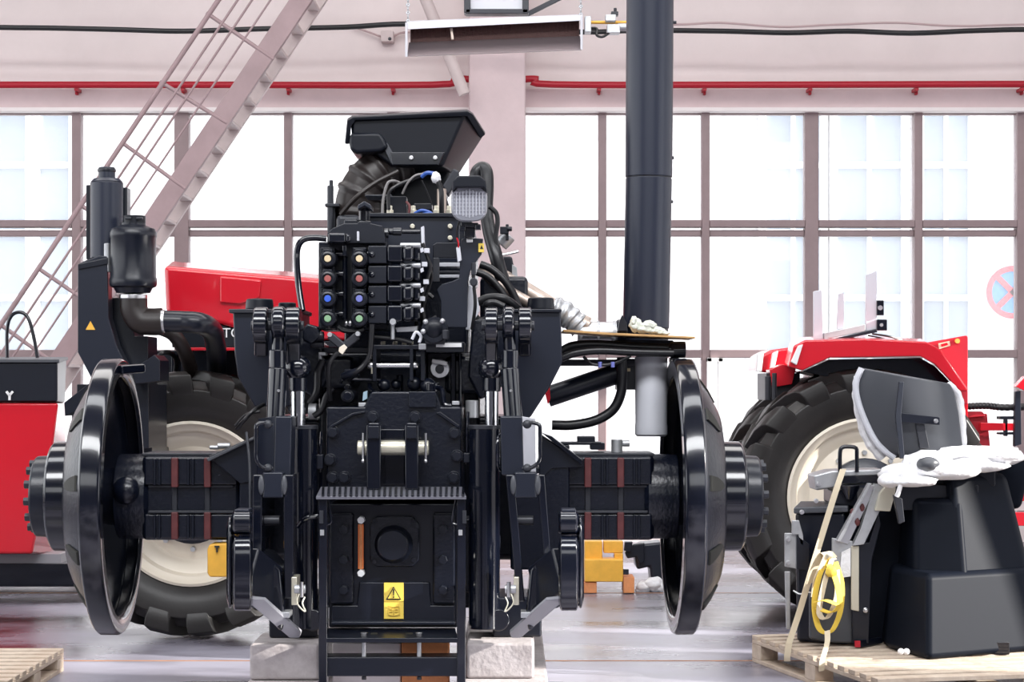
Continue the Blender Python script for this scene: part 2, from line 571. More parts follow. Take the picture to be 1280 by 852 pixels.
# outside: yard, opposite building, sign
struct(M().wbox(-40, 40, 20.3, 60, -0.3, -0.1).done('ground', YARD, bev=0))
FD = 32.0
b = thing('building', 'white brick building across the yard outside the hall windows', 'building', (0, FD + 2, -0.1))
M().wbox(-30, 30, FD, FD + 4, -0.1, 11).done('wall', BRICK, b, bev=0)
def facade_window(x0, y0, x1, y1, nx, ny):
    g = M().box(x0, y0, x1, y1, FD - 0.03, 0.03).done('window', SKYG, b, bev=0)
    f = M()
    for k in range(nx + 1):
        x = x0 + (x1 - x0) * k / nx
        h = 5 if k % 2 == 0 else 2.5
        f.box(x - h, y0, x + h, y1, FD - 0.12, 0.09)
    for k in range(ny + 1):
        y = y0 + (y1 - y0) * k / ny
        h = 4 if k % 2 == 0 else 2.5
        f.box(x0, y - h, x1, y + h, FD - 0.11, 0.08)
    f.done('window_frame', WHT, g, bev=0.01)
facade_window(953, 40, 1030, 455, 2, 5)
facade_window(1042, 40, 1132, 455, 2, 5)
facade_window(1150, 40, 1216, 455, 2, 5)
facade_window(-70, 40, 36, 455, 2, 5)
facade_window(44, 40, 88, 455, 1, 5)
s = thing('road_sign', 'round no-stopping sign, red ring and cross on blue, seen through the window', 'sign', P(1266, 365, FD - 0.3))
M().fcyl(1266, 365, FD - 0.3, 33, 0.03, seg=48).done('sign_plate', SBLU, s, bev=0.002)
k = M().lathe([(S(26, FD), 0), (S(33, FD), 0), (S(33, FD), 0.012), (S(26, FD), 0.012)], P(1266, 365, FD - 0.313), (0, 1, 0), 48, closed=True)
for sg in (-1, 1):
    c = P(1266, 365, FD - 0.306); u = Vector((1, 0, sg)).normalized() * S(29, FD)
    k.bar(c - u, c + u, 0.012, S(6, FD), up=(0, 1, 0)) if False else k.hexa([c - u + q for q in (Vector((-.03, -.006, .03 * sg)), Vector((.03, -.006, -.03 * sg)), Vector((.03, .006, -.03 * sg)), Vector((-.03, .006, .03 * sg)))] + [c + u + q for q in (Vector((-.03, -.006, .03 * sg)), Vector((.03, -.006, -.03 * sg)), Vector((.03, .006, -.03 * sg)), Vector((-.03, .006, .03 * sg)))])
k.done('ring_and_cross', SRED, s, bev=0)
M().cyl(P(1266, 365, FD - 0.27), P(1266, 365, FD - 0.004), 0.03).done('wall_bracket', GAL, s)

# ------------------------------------------------------------------ pipes, cables, heater, stair
pd = 19.78
p = thing('red_pipe', 'crimson pipe running along the wall left of the pillar', 'pipe', P(300, 106, pd), 'red wall pipes')
M().ptube([(-760, 106, pd), (-80, 106, pd), (250, 106, pd), (540, 106, pd), (566, 99, pd), (590, 99, pd)], 4.3, 12, 5).done('pipe_run', RDP, p, bev=0)
for x in (-38, 95, 228, 360, 491):
    M().box(x - 2.5, 109, x + 2.5, 113, pd, 0.2).box(x - 1.5, 113, x + 1.5, 118, pd + 0.1, 0.1).done('bracket', RDP, p)
p = thing('red_pipe', 'crimson pipe running along the wall right of the pillar', 'pipe', P(950, 106, pd), 'red wall pipes')
M().ptube([(654, 99, pd), (672, 99, pd), (690, 105.5, pd), (950, 106, pd), (1340, 105, pd), (2000, 105, pd)], 4.3, 12, 5).done('pipe_run', RDP, p, bev=0)
for x in (749, 881, 1013, 1146, 1278):
    M().box(x - 2.5, 109, x + 2.5, 113, pd, 0.2).box(x - 1.5, 113, x + 1.5, 118, pd + 0.1, 0.1).done('bracket', RDP, p)

cd = 19.1
tag(M().ptube([(-780, 20, cd), (-80, 33, cd), (60, 35, cd), (150, 37, cd), (230, 39, cd), (330, 36, cd), (430, 34, cd), (508, 30, cd), (620, 34, cd), (728, 40, cd), (800, 38, cd), (905, 39, cd), (985, 41, cd), (1060, 39, cd), (1140, 41.5, cd), (1230, 38, cd), (1360, 36, cd), (2000, 30, cd)], 3.4, 10, 5).done('cable', CAB, bev=0), 'thick black cable slung across the upper wall', 'cable')
tag(M().ptube([(735, 27, 19.0), (845, 30.5, 19), (900, 28.5, 19), (975, 33.5, 19), (1040, 31, 19), (1120, 28.5, 19), (1200, 32.5, 19), (1360, 30, 19), (2000, 30, 19)], 1.4, 8, 5).done('cable', PCAB, bev=0), 'thin pinkish cable above the thick black one, right half of the wall', 'cable')
b = thing('junction_box', 'small pale junction box on the upper wall left of the heater', 'junction box', P(485, 50, 19.95))
M().box(476, 38, 492, 52, 19.86, 0.14).done('box_body', PNL, b, bev=0.01)
M().bolt(487, 48, 19.84, 2, 0.03).done('knob', DGR, b)
M().ptube([(440, 33, 19.95), (455, 38, 19.93), (477, 46, 19.93)], 1.3, 8).done('lead', PCAB, b, bev=0)
M().ptube([(491, 46, 19.93), (502, 41, 19.93), (520, 40, 19.95)], 1.3, 8).done('lead', PCAB, b, bev=0)

tag(M().cyl(P(520, -30, 19.3), P(581, 118, 19.3), S(7.5, 19.3)).done('brace_pipe', PNL), 'pale sloping brace pipe behind the heater, left of the pillar', 'pipe')
tag(M().bar(P(655, 20, 15.6), P(735, -20, 15.6), 0.035, 0.035).done('tie_bar', DGR), 'thin grey sloping bar behind the top right of the heater', 'bar')

hd = 14.0
h = thing('radiant_heater', 'long overhead gas radiant heater with brown tile burner, hung on chains', 'heater', P(618, 69, hd))
rr = M()
# top hood: sloping sheet with light lip
rr.prism([P(508, 28, hd), P(727, 19, hd), P(727, 26, hd - 0.02), P(508, 37, hd - 0.02)], [P(512, 26, hd + .32), P(723, 18, hd + .32), P(723, 21, hd + .32), P(512, 30, hd + .32)])
rr.done('hood', lab and FLT, h, bev=0.006)
M().prism([P(511, 53, hd + .1), P(725, 45, hd + .1), P(727, 62, hd - 0.02), P(509, 70, hd - 0.02)], [P(511, 53, hd + .12), P(725, 45, hd + .12), P(727, 63, hd + .01), P(509, 71, hd + .01)]).done('reflector', HTS, h, bev=0.002)
bm_ = M().prism([P(513, 35, hd + .12), P(724, 25, hd + .12), P(724, 48, hd + .1), P(513, 56, hd + .1)], [P(513, 35, hd + .2), P(724, 25, hd + .2), P(724, 48, hd + .2), P(513, 56, hd + .2)])
for k in range(1, 40):
    x = 513 + 211 * k / 40
    y = 35 - 10 * k / 40
    bm_.box(x - .5, y, x + .5, y + 21, hd + .105, .03)
bm_.done('burner_tiles', HTB, h, bev=0)
M().bar(P(564, 35, hd + 0.05), P(566, 50, hd + 0.05), 0.02, 0.02).done('burner_divider', TAN, h)
for x, y in ((508, 28), (727, 19)):
    M().prism([P(x - 1.5, y, hd - .03), P(x + 1.5, y, hd - .03), P(x + 1.5, y + 43, hd - .03), P(x - 1.5, y + 43, hd - .03)], [P(x - 1.5, y, hd + .3), P(x + 1.5, y, hd + .3), P(x + 1.5, y + 30, hd + .3), P(x - 1.5, y + 30, hd + .3)]).done('end_plate', FLT, h, bev=0.002)
for x, y in ((510, 26), (726, 18)):
    c = M()
    for k in range(12):
        yy = y - k * 5
        c.lathe([(S(1.6, hd) + .006 * math.cos(q * PI / 3), .006 * math.sin(q * PI / 3)) for q in range(6)], P(x, yy, hd + .1), (1, 0, 0) if k % 2 else (0, 1, 0), 10, closed=True)
    c.done('chain', GAL, h, bev=0)
M().box(731, 20, 739, 40, hd + .02, .1).done('end_box', GAL, h)
M().hcyl(738, 800, 28, hd + .08, 2, 12).done('gas_pipe', YEL, h)
M().box(757, 18, 770, 26, hd, .1).box(759, 30, 775, 41, hd, .1).hcyl(772, 786, 34, hd + .05, 5).done('gas_valve', GAL, h)
M().vcyl(769, 10, 20, hd + .05, 2).box(764, 14, 773, 19, hd + .02, .07).done('valve_lever', DGR, h)
M().ptube([(738, 35, hd + .05), (746, 36, hd + .05), (746, 44, hd + .02), (753, 46, hd), (760, 42, hd + .02), (766, 36, hd + .05)], 1.7, 8).done('gas_hose', RUB, h, bev=0)

f = thing('hanging_panel', 'pale rectangular panel in a dark frame above the radiant heater', 'panel', P(620, 18, 15.0))
M().box(587, -40, 655, 12, 15.0, .06).done('panel_face', FLT, f)
k = M()
for x0, y0, x1, y1 in ((580, -40, 588, 16), (653, -40, 661, 16), (582, 11, 660, 17)):
    k.box(x0, y0, x1, y1, 14.97, .12)
k.done('panel_frame', DGR, f)
for x in (584, 657):
    M().cyl(P(x, -38, 15.05), (P(x, 0, 15.05).x, 15.05, 9.0), .012).done('suspension_rod', DGR, f)

# staircase in front of the windows
sd = 17.6
st = thing('staircase', 'steep pale pink steel staircase with tube rails, crossing the left windows', 'staircase', (-3.8, sd, 0))
def along(x, y, yn):     # follow the slope of the stair from (x, y) to row yn
    return (x - (yn - y) * 299.0 / 446.0, yn)
def stringer(d0, name):
    a = along(361, 0, -60); b = along(361, 0, 704); 
    M().prism([P(*a, d0), P(a[0] + 29, a[1], d0), P(b[0] + 29, b[1], d0), P(*b, d0)], [P(*a, d0) + Vector((0, .07, 0)), P(a[0] + 29, a[1], d0) + Vector((0, .07, 0)), P(b[0] + 29, b[1], d0) + Vector((0, .07, 0)), P(*b, d0) + Vector((0, .07, 0))]).done(name, PNK, st)
stringer(sd, 'stringer')
o = []
for dd in (sd + .78,):
    a = along(384, 0, -60); b = along(384, 0, 700)
    M().prism([P(a[0], a[1], dd), P(a[0] + 24, a[1], dd), P(b[0] + 24, b[1], dd), P(b[0], b[1], dd)], [q + Vector((0, .07, 0)) for q in (P(a[0], a[1], dd), P(a[0] + 24, a[1], dd), P(b[0] + 24, b[1], dd), P(b[0], b[1], dd))]).done('stringer', PNL, st)
for k in range(24):
    y = -40 + k * 31
    x, _ = along(378, 0, y)
    a = P(x, y, sd)
    M().wbox(a.x - .07, a.x + .03, sd + .06, sd + .80, a.z - .015, a.z + .015).done('tread', PNL, st)
for x0, y0, r, nm in ((273, 0, 3.2, 'handrail'), (297, 0, 1.6, 'mid_rail'), (315, 0, 1.5, 'mid_rail'), (338, 0, 1.3, 'mid_rail')):
    a = along(x0, y0, -60); b = along(x0, y0, 640)
    M().cyl(P(*a, sd), P(*b, sd), S(r, sd), None, 12).done(nm, PNK, st)
for (xa, ya), (xb, yb) in (((258, 16), (342, 74)), ((200, 102), (284, 154)), ((151, 177), (232, 236)), ((98, 254), (180, 312)), ((46, 334), (128, 390)), ((0, 405), (76, 460)), ((312, -62), (396, -6))):
    M().cyl(P(xa, ya, sd + .01), P(xb, yb, sd + .01), S(2.6, sd), None, 10).done('baluster', PNK, st)
# ------------------------------------------------------------------ wheels
def tyre_mesh(c, R, W, rr, lugs=18, m=None):
    # axis along Y, front face towards the camera at c.y - W/2
    m = m or M()
    prof = [(rr * 1.0, -.36), (rr * 1.04, -.42), (rr + (R - rr) * .35, -.5), (rr + (R - rr) * .62, -.5), (R * .86, -.47), (R * .92, -.40), (R * .935, 0),
            (R * .92, .40), (R * .86, .47), (rr + (R - rr) * .62, .5), (rr + (R - rr) * .35, .5), (rr * 1.04, .42), (rr, .36)]
    m.lathe([(r, h * W) for r, h in prof], c, (0, 1, 0), 88, closed=True)
    hw0 = 2 * PI / lugs * .26
    for sgn in (-1, 1):
        for k in range(lugs):
            a0 = 2 * PI * (k + (0.5 if sgn > 0 else 0)) / lugs
            rings = []
            for w, a, rt, wi, rb, hw in ((.02, 0, R * .995, .02, R * .9, .75), (.28, .15, R, .26, R * .88, .85), (.45, .23, R * .99, .40, R * .86, 1.0),
                                         (.515, .26, R * .965, .42, R * .84, 1.1), (.53, .275, R * .90, .44, R * .80, 1.1), (.505, .285, R * .82, .45, R * .77, 1.0)):
                h = hw0 * hw
                ring = []
                for (ww, r_, aa) in ((wi, rb, a0 + a - h * 1.25), (w, rt, a0 + a - h), (w, rt, a0 + a + h), (wi, rb, a0 + a + h * 1.25)):
                    ring.append(Vector(c) + Vector((r_ * math.sin(aa), sgn * ww * W, r_ * math.cos(aa))))
                rings.append(ring)
            m.loft(rings)
    return m
def wheel(parent, px, py, d, Rpx, rpx, W, nuts=10, lugs=18, name='wheel'):
    c = P(px, py, d) + Vector((0, W / 2, 0))
    R = S(Rpx, d); r = S(rpx, d)
    t = tyre_mesh(c, R, W, r, lugs).done(name, TYR, parent, bev=0.008, smooth=50)
    q = -W * .5
    M().lathe([(r * 1.0, q + .10), (r * 1.02, q + .045), (r * .985, q + .035), (r * .95, q + .06), (r * .90, q + .075), (r * .87, q + .12), (r * .78, q + .135), (r * .74, q + .16), (r * .70, q + .17), (r * .40, q + .12), (r * .36, q + .115), (.001, q + .115)], c, (0, 1, 0), 64).done('rim', CRM, t, bev=0)
    M().lathe([(r * .50, q + .15), (r * .50, q + .085), (r * .46, q + .07), (r * .24, q + .06), (r * .22, q - .0), (.001, q - .005)], c, (0, 1, 0), 32).done('hub', BLS, t, bev=0)
    for k in range(nuts):
        n = M()
        a = 2 * PI * k / nuts
        p = c + Vector((math.sin(a) * r * .57, q + .115, math.cos(a) * r * .57))
        n.cyl(p, p + Vector((0, .03, 0)), .016, None, 6).done('wheel_nut', GAL, t, bev=0)
    return t

# ------------------------------------------------------------------ red tractor behind on the left
d0 = 12.3
T2 = thing('tractor', 'red tractor with black exhaust stack and large black tyre, left behind the chassis', 'tractor', P(237, 797, 12.5))
M().prism([P(205, 332, d0), P(300, 340, d0), P(420, 350, d0), P(560, 362, d0), P(560, 425, d0 + .05), P(395, 425, d0 + .05), P(300, 412, d0 + .04), P(272, 404, d0 + .03), P(208, 392, d0)],
          [P(212, 326, d0 + .9), P(300, 334, d0 + .9), P(420, 344, d0 + .9), P(560, 357, d0 + .9), P(560, 430, d0 + .9), P(395, 430, d0 + .9), P(300, 415, d0 + .9), P(272, 407, d0 + .9), P(212, 394, d0 + .9)]).done('hood', RED, T2, bev=0.03, seg=3)
M().prism([P(275, 345, d0 - .02), P(327, 350, d0 - .02), P(324, 372, d0 - .015), P(300, 380, d0 - .01), P(275, 378, d0 - .01)], [P(275, 345, d0 + .1), P(327, 350, d0 + .1), P(324, 372, d0 + .1), P(300, 380, d0 + .1), P(275, 378, d0 + .1)]).done('hood_side_panel', RED, T2, bev=0.01)
M().poly([(215, 394), (272, 405), (300, 413), (395, 426), (560, 426), (560, 434), (215, 434)], d0 + .06, .8).done('black_band', PLB, T2)
M().box(225, 434, 560, 438, d0 + .05, .8).done('red_stripe', RED, T2)
text_mesh('lettering', 'TO', S(17, d0), P(278, 421.5, d0 + .055), WHT, T2)
M().box(90, 500, 560, 590, d0 + .75, .5).box(180, 438, 560, 505, d0 + .75, .4).done('frame', BLS, T2)
M().box(200, 560, 274, 690, d0 + .62, .3).done('axle', BLS, T2)
M().box(214, 438, 222, 500, d0 + .3, .12).box(300, 438, 312, 520, d0 + .3, .12).box(330, 438, 345, 520, d0 + .2, .12).box(360, 438, 372, 520, d0 + .2, .12).done('support_post', BLS, T2)
M().ptube([(196, 408, d0 - .1), (217, 418, d0 - .1), (231, 440, d0), (240, 470, d0 + .2), (243, 520, d0 + .4)], 9, 14, 5).done('hose', BRN, T2, bev=0)
M().ptube([(192, 455, d0), (205, 440, d0), (220, 450, d0 + .1), (214, 490, d0 + .3)], 3, 10, 5).done('hose', RUB, T2, bev=0)
wheel(T2, 237, 630, d0 - .05, 168, 102, .52)
# stack, filter and pipe on a bracket
e = 11.3
g = M().vcyl(133.5, 228, 324, e + .12, 20.5, seg=32).vcyl(133.5, 228, 223, e + .12, 20.5, 16).vcyl(133.5, 209, 226, e + .12, 10.5)
g.done('exhaust_muffler', STK, T2, bev=0.006)
M().vcyl(133.5, 211, 215, e + .12, 11.5).done('stack_rim', BLS, T2)
M().box(107.5, 231, 114, 324, e + .15, .1).done('side_shield', BLS, T2)
M().box(154, 234, 159, 324, e + .15, .1).done('side_shield', BLS, T2)
ax = P(166.5, 0, e); 
def zpx(y, d): return P(0, y, d).z
fp = [(3, 368), (21, 366), (24, 360), (28.5, 358), (29.5, 355), (29.5, 349), (28.3, 346), (28.3, 298), (29.2, 296), (29.2, 291), (27, 286), (15.5, 281.5), (15.5, 279)]
M().lathe([(S(r, e), zpx(y, e)) for r, y in fp], (ax.x, e, 0), (0, 0, 1), 40, cap=True).done('filter_canister', BLS, T2, bev=0)
M().vcyl(168, 269.5, 280, e, 14).done('filter_cap', PLB, T2)
M().box(156, 271, 164, 274, e - .07, .02).box(170, 271, 178, 274, e - .07, .02).done('cap_latch', DGR, T2)
M().box(130, 305, 141, 334, e + .02, .06).vcyl(134, 304, 340, e, 4).done('canister_clamp', GAL, T2)
M().vcyl(166.5, 368, 373.5, e, 17.8).done('hose_clip', STL, T2)
M().ptube([(167, 372, e), (168, 388, e), (176, 400, e), (190, 402, e), (203, 401.5, e)], 17, 20, 6).done('elbow_hose', BRN, T2, bev=0)
M().hcyl(201, 206.5, 401.5, e, 14.6).done('hose_clip', STL, T2)
M().ptube([(206, 401.5, e), (228, 402, e), (250, 404, e), (264, 412, e + .2), (269, 428, e + .6), (271, 450, e + 1.3), (271, 470, e + 1.75)], 13, 20, 6).done('intake_pipe', BLS, T2, bev=0)
M().poly([(97, 330), (124, 319), (134, 320), (136, 397), (146, 432), (158, 456), (132, 505), (117, 478), (97, 440)], e - .02, .12).done('stack_bracket', NAVY, T2, bev=0.006)
M().prism([P(97, 330, e - .03), P(125, 316, e + .1), P(135, 317, e + .1), P(135, 322, e - .03)], [P(97, 337, e - .03), P(125, 325, e + .1), P(135, 325, e + .1), P(135, 330, e - .03)]).done('bracket_flange', BLS, T2)
M().poly([(107, 412), (119, 412), (113, 401)], e - .024, .003).done('warning_triangle', YEL, T2, bev=0)
M().poly([(136, 372), (165, 372), (168, 420), (185, 420), (186, 560), (150, 560), (140, 460)], e + .15, .3).done('stack_support', BLS, T2)
M().poly([(80, 503), (123, 470), (140, 476), (140, 492), (81, 520)], e + .05, .2).done('bracket_arm', BLS, T2)
M().poly([(163, 463), (193, 443), (200, 450), (200, 476), (166, 480)], e - .05, .3).done('bracket_arm', BLS, T2)
M().box(96, 480, 190, 600, e + .3, .5).box(96, 560, 200, 600, e + .8, 1.0).done('step_frame', BLS, T2)

# ------------------------------------------------------------------ red and black machine far left
d1 = 14.8
A = thing('machine_cabinet', 'red machine housing with black top box and tube handle at left edge', 'machine', P(20, 734, d1 + .5))
M().prism([P(-60, 503, d1), P(73, 503, d1), P(66, 560, d1), P(40, 692, d1), P(-60, 692, d1)], [P(-60, 503, d1 + .9), P(82, 503, d1 + .9), P(82, 560, d1 + .9), P(80, 692, d1 + .9), P(-60, 692, d1 + .9)]).done('red_housing', RED, A, bev=0.02)
M().prism([P(-60, 453, d1 - .02), P(72, 453, d1 - .02), P(72, 501.5, d1 - .02), P(-60, 501.5, d1 - .02)], [P(-60, 449, d1 + .85), P(83, 449, d1 + .85), P(81, 503, d1 + .85), P(-60, 503, d1 + .85)]).done('top_box', BLS, A, bev=0.012)
M().prism([P(-62, 449, d1 - .04), P(74, 449, d1 - .04), P(74, 453, d1 - .04), P(-62, 453, d1 - .04)], [P(-62, 446, d1 + .87), P(85, 446, d1 + .87), P(85, 450, d1 + .87), P(-62, 450, d1 + .87)]).done('lid', GRY, A)
M().ptube([(9, 447, d1 + .3), (9, 412, d1 + .3), (14, 395, d1 + .3), (25, 390, d1 + .3), (35, 397, d1 + .3), (42, 420, d1 + .3), (47, 447, d1 + .3)], 2.3, 12, 5).done('tube_handle', BLK, A, bev=0)
y_ = M()
for a, c in (((12, 494), (12, 500)), ((12, 494), (8, 489)), ((12, 494), (16, 489))):
    y_.bar(P(*a, d1 - .03), P(*c, d1 - .03), .016, .012, up=(0, 1, 0))
y_.done('white_mark', WHT, A, bev=0)
M().box(-60, 704, 104, 733, d1 + .2, .6).done('plinth', BLK, A)
M().box(-60, 692, 76, 705, d1 + .25, .5).done('base_rail', LGR, A)

# ------------------------------------------------------------------ pallets
def pallet(c0, u, v, L, Wd, n, label, H=.145):
    # c0: corner on the floor; u, v: unit directions; boards run along v
    c0 = Vector((c0[0], c0[1], 0)); u = Vector((*u, 0)); v = Vector((*v, 0)); k = Vector((0, 0, 1))
    t = thing('pallet', label, 'pallet', c0 + u * L / 2 + v * Wd / 2)
    def blk(a, la, b, lb, z0, z1, nm):
        q = c0 + u * a + v * b
        M().hexa([q + k * z0, q + v * lb + k * z0, q + v * lb + k * z1, q + k * z1] + [p + u * la for p in (q + k * z0, q + v * lb + k * z0, q + v * lb + k * z1, q + k * z1)]).done(nm, WOD, t, bev=0.003)
    for i in range(n):
        blk(i * (L - .085) / (n - 1), .085, 0, Wd, H - .022, H, 'deck_board')
    for j in range(3):
        b = j * (Wd - .10) / 2
        blk(0, L, b, .10, H - .044, H - .0225, 'stringer_board')
        blk(0, L, b, .10, 0, .022, 'bottom_board')
        for a in (0, L / 2 - .07, L - .14):
            blk(a, .14, b, .10, .0225, H - .0445, 'block')
    return t
pallet((-2.36, 10.95), (0, -1), (-1, 0), 1.2, 1.2, 9, 'pale wooden pallet cut off at the lower left corner', .12)
PU = (0.22, -0.9755); PV = (0.9755, 0.22)
pallet((1.307, 11.33), PU, PV, 1.75, 1.7, 13, 'pale wooden pallet carrying the black cab floor and seat')
PZ = .145

# ------------------------------------------------------------------ cab floor moulding, bracket unit, seat, straps on the right pallet
K = thing('cab_floor', 'black moulded plastic cab floor with a low step and tall riser, on pallet', 'cab floor', (2.35, 10.8, PZ))
def foot(pts, z0, pts2, z1):
    return M().prism([Vector((x, y, z0)) for x, y in pts], [Vector((x, y, z1)) for x, y in pts2])
foot([(1.95, 11.0), (1.93, 10.72), (2.05, 10.26), (2.75, 10.66), (2.75, 11.2)], PZ, [(2.00, 11.0), (1.97, 10.76), (2.07, 10.36), (2.72, 10.74), (2.72, 11.2)], .565).done('low_step', PLM, K, bev=0.035, seg=4)
foot([(2.275, 10.40), (2.77, 10.70), (2.82, 11.4), (2.25, 11.4)], PZ + .002, [(2.235, 10.64), (2.575, 10.82), (2.60, 11.4), (2.2, 11.4)], 1.05).done('tall_riser', PLM, K, bev=0.05, seg=4)
foot([(2.05, 10.60), (2.30, 10.47), (2.40, 11.3), (2.03, 11.3)], .5, [(2.06, 10.68), (2.30, 10.62), (2.36, 11.3), (2.06, 11.3)], .925).done('middle_riser', PLM, K, bev=0.035, seg=4)
foot([(2.50, 11.0), (2.68, 10.95), (2.74, 11.35), (2.5, 11.35)], .85, [(2.52, 10.98), (2.74, 10.92), (2.80, 11.35), (2.5, 11.35)], 1.13).done('shoulder', PLM, K, bev=0.03, seg=3)
M().wbox(1.97, 2.4, 10.7, 11.2, .86, .99).done('dark_shelf', BLS, K)
M().prism([Vector(q) for q in ((1.80, 11.0, PZ + .003), (2.1, 11.0, PZ + .003), (2.1, 11.0, .93), (1.88, 11.0, .95), (1.80, 11.0, .78))], [Vector(q) for q in ((1.80, 11.25, PZ + .003), (2.1, 11.25, PZ + .003), (2.1, 11.25, .93), (1.88, 11.25, .95), (1.80, 11.25, .78))]).done('inner_wall', PLM, K)
M().poly([(1117, 618), (1128, 623), (1131, 652), (1124, 655)], 10.5, .04).done('lever', DGR, K)
for x in (1126, 1133):
    M().ball(P(x, 814, 10.22), .016).done('white_plug', WPL, K, bev=0)
M().bolt(1083, 763, 10.75, 3, .03).done('bolt', STL, K)
M().box(1165, 802, 1262, 818, 10.5, .1).done('kick_strip', BLK, K)

B = thing('metal_console', 'black and grey metal console with sloping steel channel, left end of pallet', 'console', P(1040, 800, 10.95))
bd = 10.8
M().prism([P(994, 640, bd + .2), P(1056, 640, bd + .05), Vector((P(1062, 800, bd + .05).x, bd + .05, PZ + .003)), Vector((P(996, 800, bd + .2).x, bd + .2, PZ + .003))], [P(1000, 636, bd + .6), P(1062, 636, bd + .5), Vector((P(1066, 790, bd + .5).x, bd + .5, PZ + .003)), Vector((P(1002, 792, bd + .6).x, bd + .6, PZ + .003))]).done('box_body', BLS, B, bev=0.02, seg=3)
M().prism([P(992, 634, bd + .15), P(1060, 632, bd + .03), P(1060, 640, bd + .03), P(992, 642, bd + .15)], [P(1000, 626, bd + .55), P(1066, 626, bd + .5), P(1066, 634, bd + .5), P(1000, 634, bd + .55)]).done('box_lid', GRY, B, bev=0.008)
M().poly([(981, 666), (998, 666), (998, 711), (981, 708)], bd + .12, .02).done('side_plate', GAL, B)
M().poly([(981, 714), (988, 714), (988, 786), (983, 786)], bd + .14, .02).poly([(990, 650), (999, 650), (1004, 668), (1005, 682), (1000, 680), (998, 668), (990, 668)], bd + .1, .02).done('side_strip', GAL, B)
M().poly([(996, 668), (1012, 680), (1012, 713), (996, 711)], bd + .1, .03).done('cover', BLS, B)
M().poly([(1012, 740), (1022, 700), (1060, 700), (1072, 740), (1072, 804), (1035, 803), (1012, 798)], bd + .02, .04).done('front_cover', GRY, B, bev=0.012)
M().poly([(1017, 594), (1040, 588), (1105, 586), (1105, 606), (1060, 606), (1020, 613)], bd + .12, .25).done('top_bracket', GAL, B, bev=0.01)
M().poly([(1040, 612), (1072, 612), (1072, 634), (1040, 630)], bd + .12, .3).done('hinge', BLS, B, bev=0.01)
M().poly([(1048, 594), (1108, 592), (1108, 604), (1048, 604)], bd + .08, .05).done('cross_bar', BLK, B)
M().vcyl(1062, 606, 624, bd + .08, 13, 5).done('funnel', BLK, B)
# sloping channel: web with two lips
M().poly([(1086, 606), (1096, 606), (1060, 680), (1046, 676)], bd - .04, .015).done('channel_web', STL, B, bev=.002)
M().poly([(1086, 604), (1090, 604), (1050, 677), (1046, 676)], bd - .08, .06).done('channel_lip', GAL, B, bev=.002)
M().poly([(1094, 604), (1112, 612), (1080, 680), (1066, 682), (1076, 660)], bd - .06, .06).done('channel_lip', GAL, B, bev=.002)
M().poly([(1100, 616), (1108, 606), (1121, 608), (1113, 639), (1094, 638)], bd - .1, .05).done('beige_bracket', PIN, B)
M().poly([(1040, 672), (1066, 676), (1066, 720), (1052, 722), (1040, 720)], bd - .03, .02).done('gusset_plate', GAL, B)
M().poly([(1064, 678), (1086, 678), (1098, 640), (1101, 655), (1090, 700), (1086, 804), (1066, 804)], bd - .02, .07).done('column', BLS, B)
M().poly([(1064, 682), (1074, 682), (1074, 764), (1064, 762)], bd - .035, .014).done('pale_strip', PIN, B)
M().poly([(1052, 690), (1063, 685), (1063, 720), (1050, 722)], bd - .05, .012).done('white_smear', WPL, B, bev=0)
M().hexa([P(1068, 800, bd - .06), P(1076, 800, bd - .06), P(1076, 809, bd - .06), P(1068, 809, bd - .06), P(1096, 796, bd + .1), P(1104, 796, bd + .1), P(1104, 804, bd + .1), P(1096, 804, bd + .1)]).done('square_tube', BLS, B)
M().box(1068.5, 800.5, 1075.5, 808.5, bd - .065, .005).done('tube_plug', RDP, B, bev=0)
M().ptube([(1050, 590, bd + .1), (1050, 566, bd + .1), (1053, 559, bd + .1), (1062, 558, bd + .1), (1070, 560, bd + .1), (1071, 568, bd + .1), (1071, 590, bd + .1)], 2.6, 12, 3).done('loop_handle', BLK, B, bev=0)
for x, y in ((1003, 640), (1021, 626), (1024, 605), (1090, 622), (1070, 648), (986, 674), (986, 703)):
    M().bolt(x, y, bd - .02 if x > 1060 else bd + .09, 2.6, .03).done('bolt', STL, B, bev=0)
M().ptube([(992, 738, bd + .05), (1000, 742, bd), (1010, 740, bd - .02), (1020, 742, bd)], 1.0, 6).done('wire_tie', WHT, B, bev=0)
for k, (x, y) in enumerate(((1066, 640), (1072, 652), (1078, 634))):
    M().ball(P(x, y, bd - .045), .012, (1, .3, 1.6), .3).done('rust_spot', RST, B, bev=0)

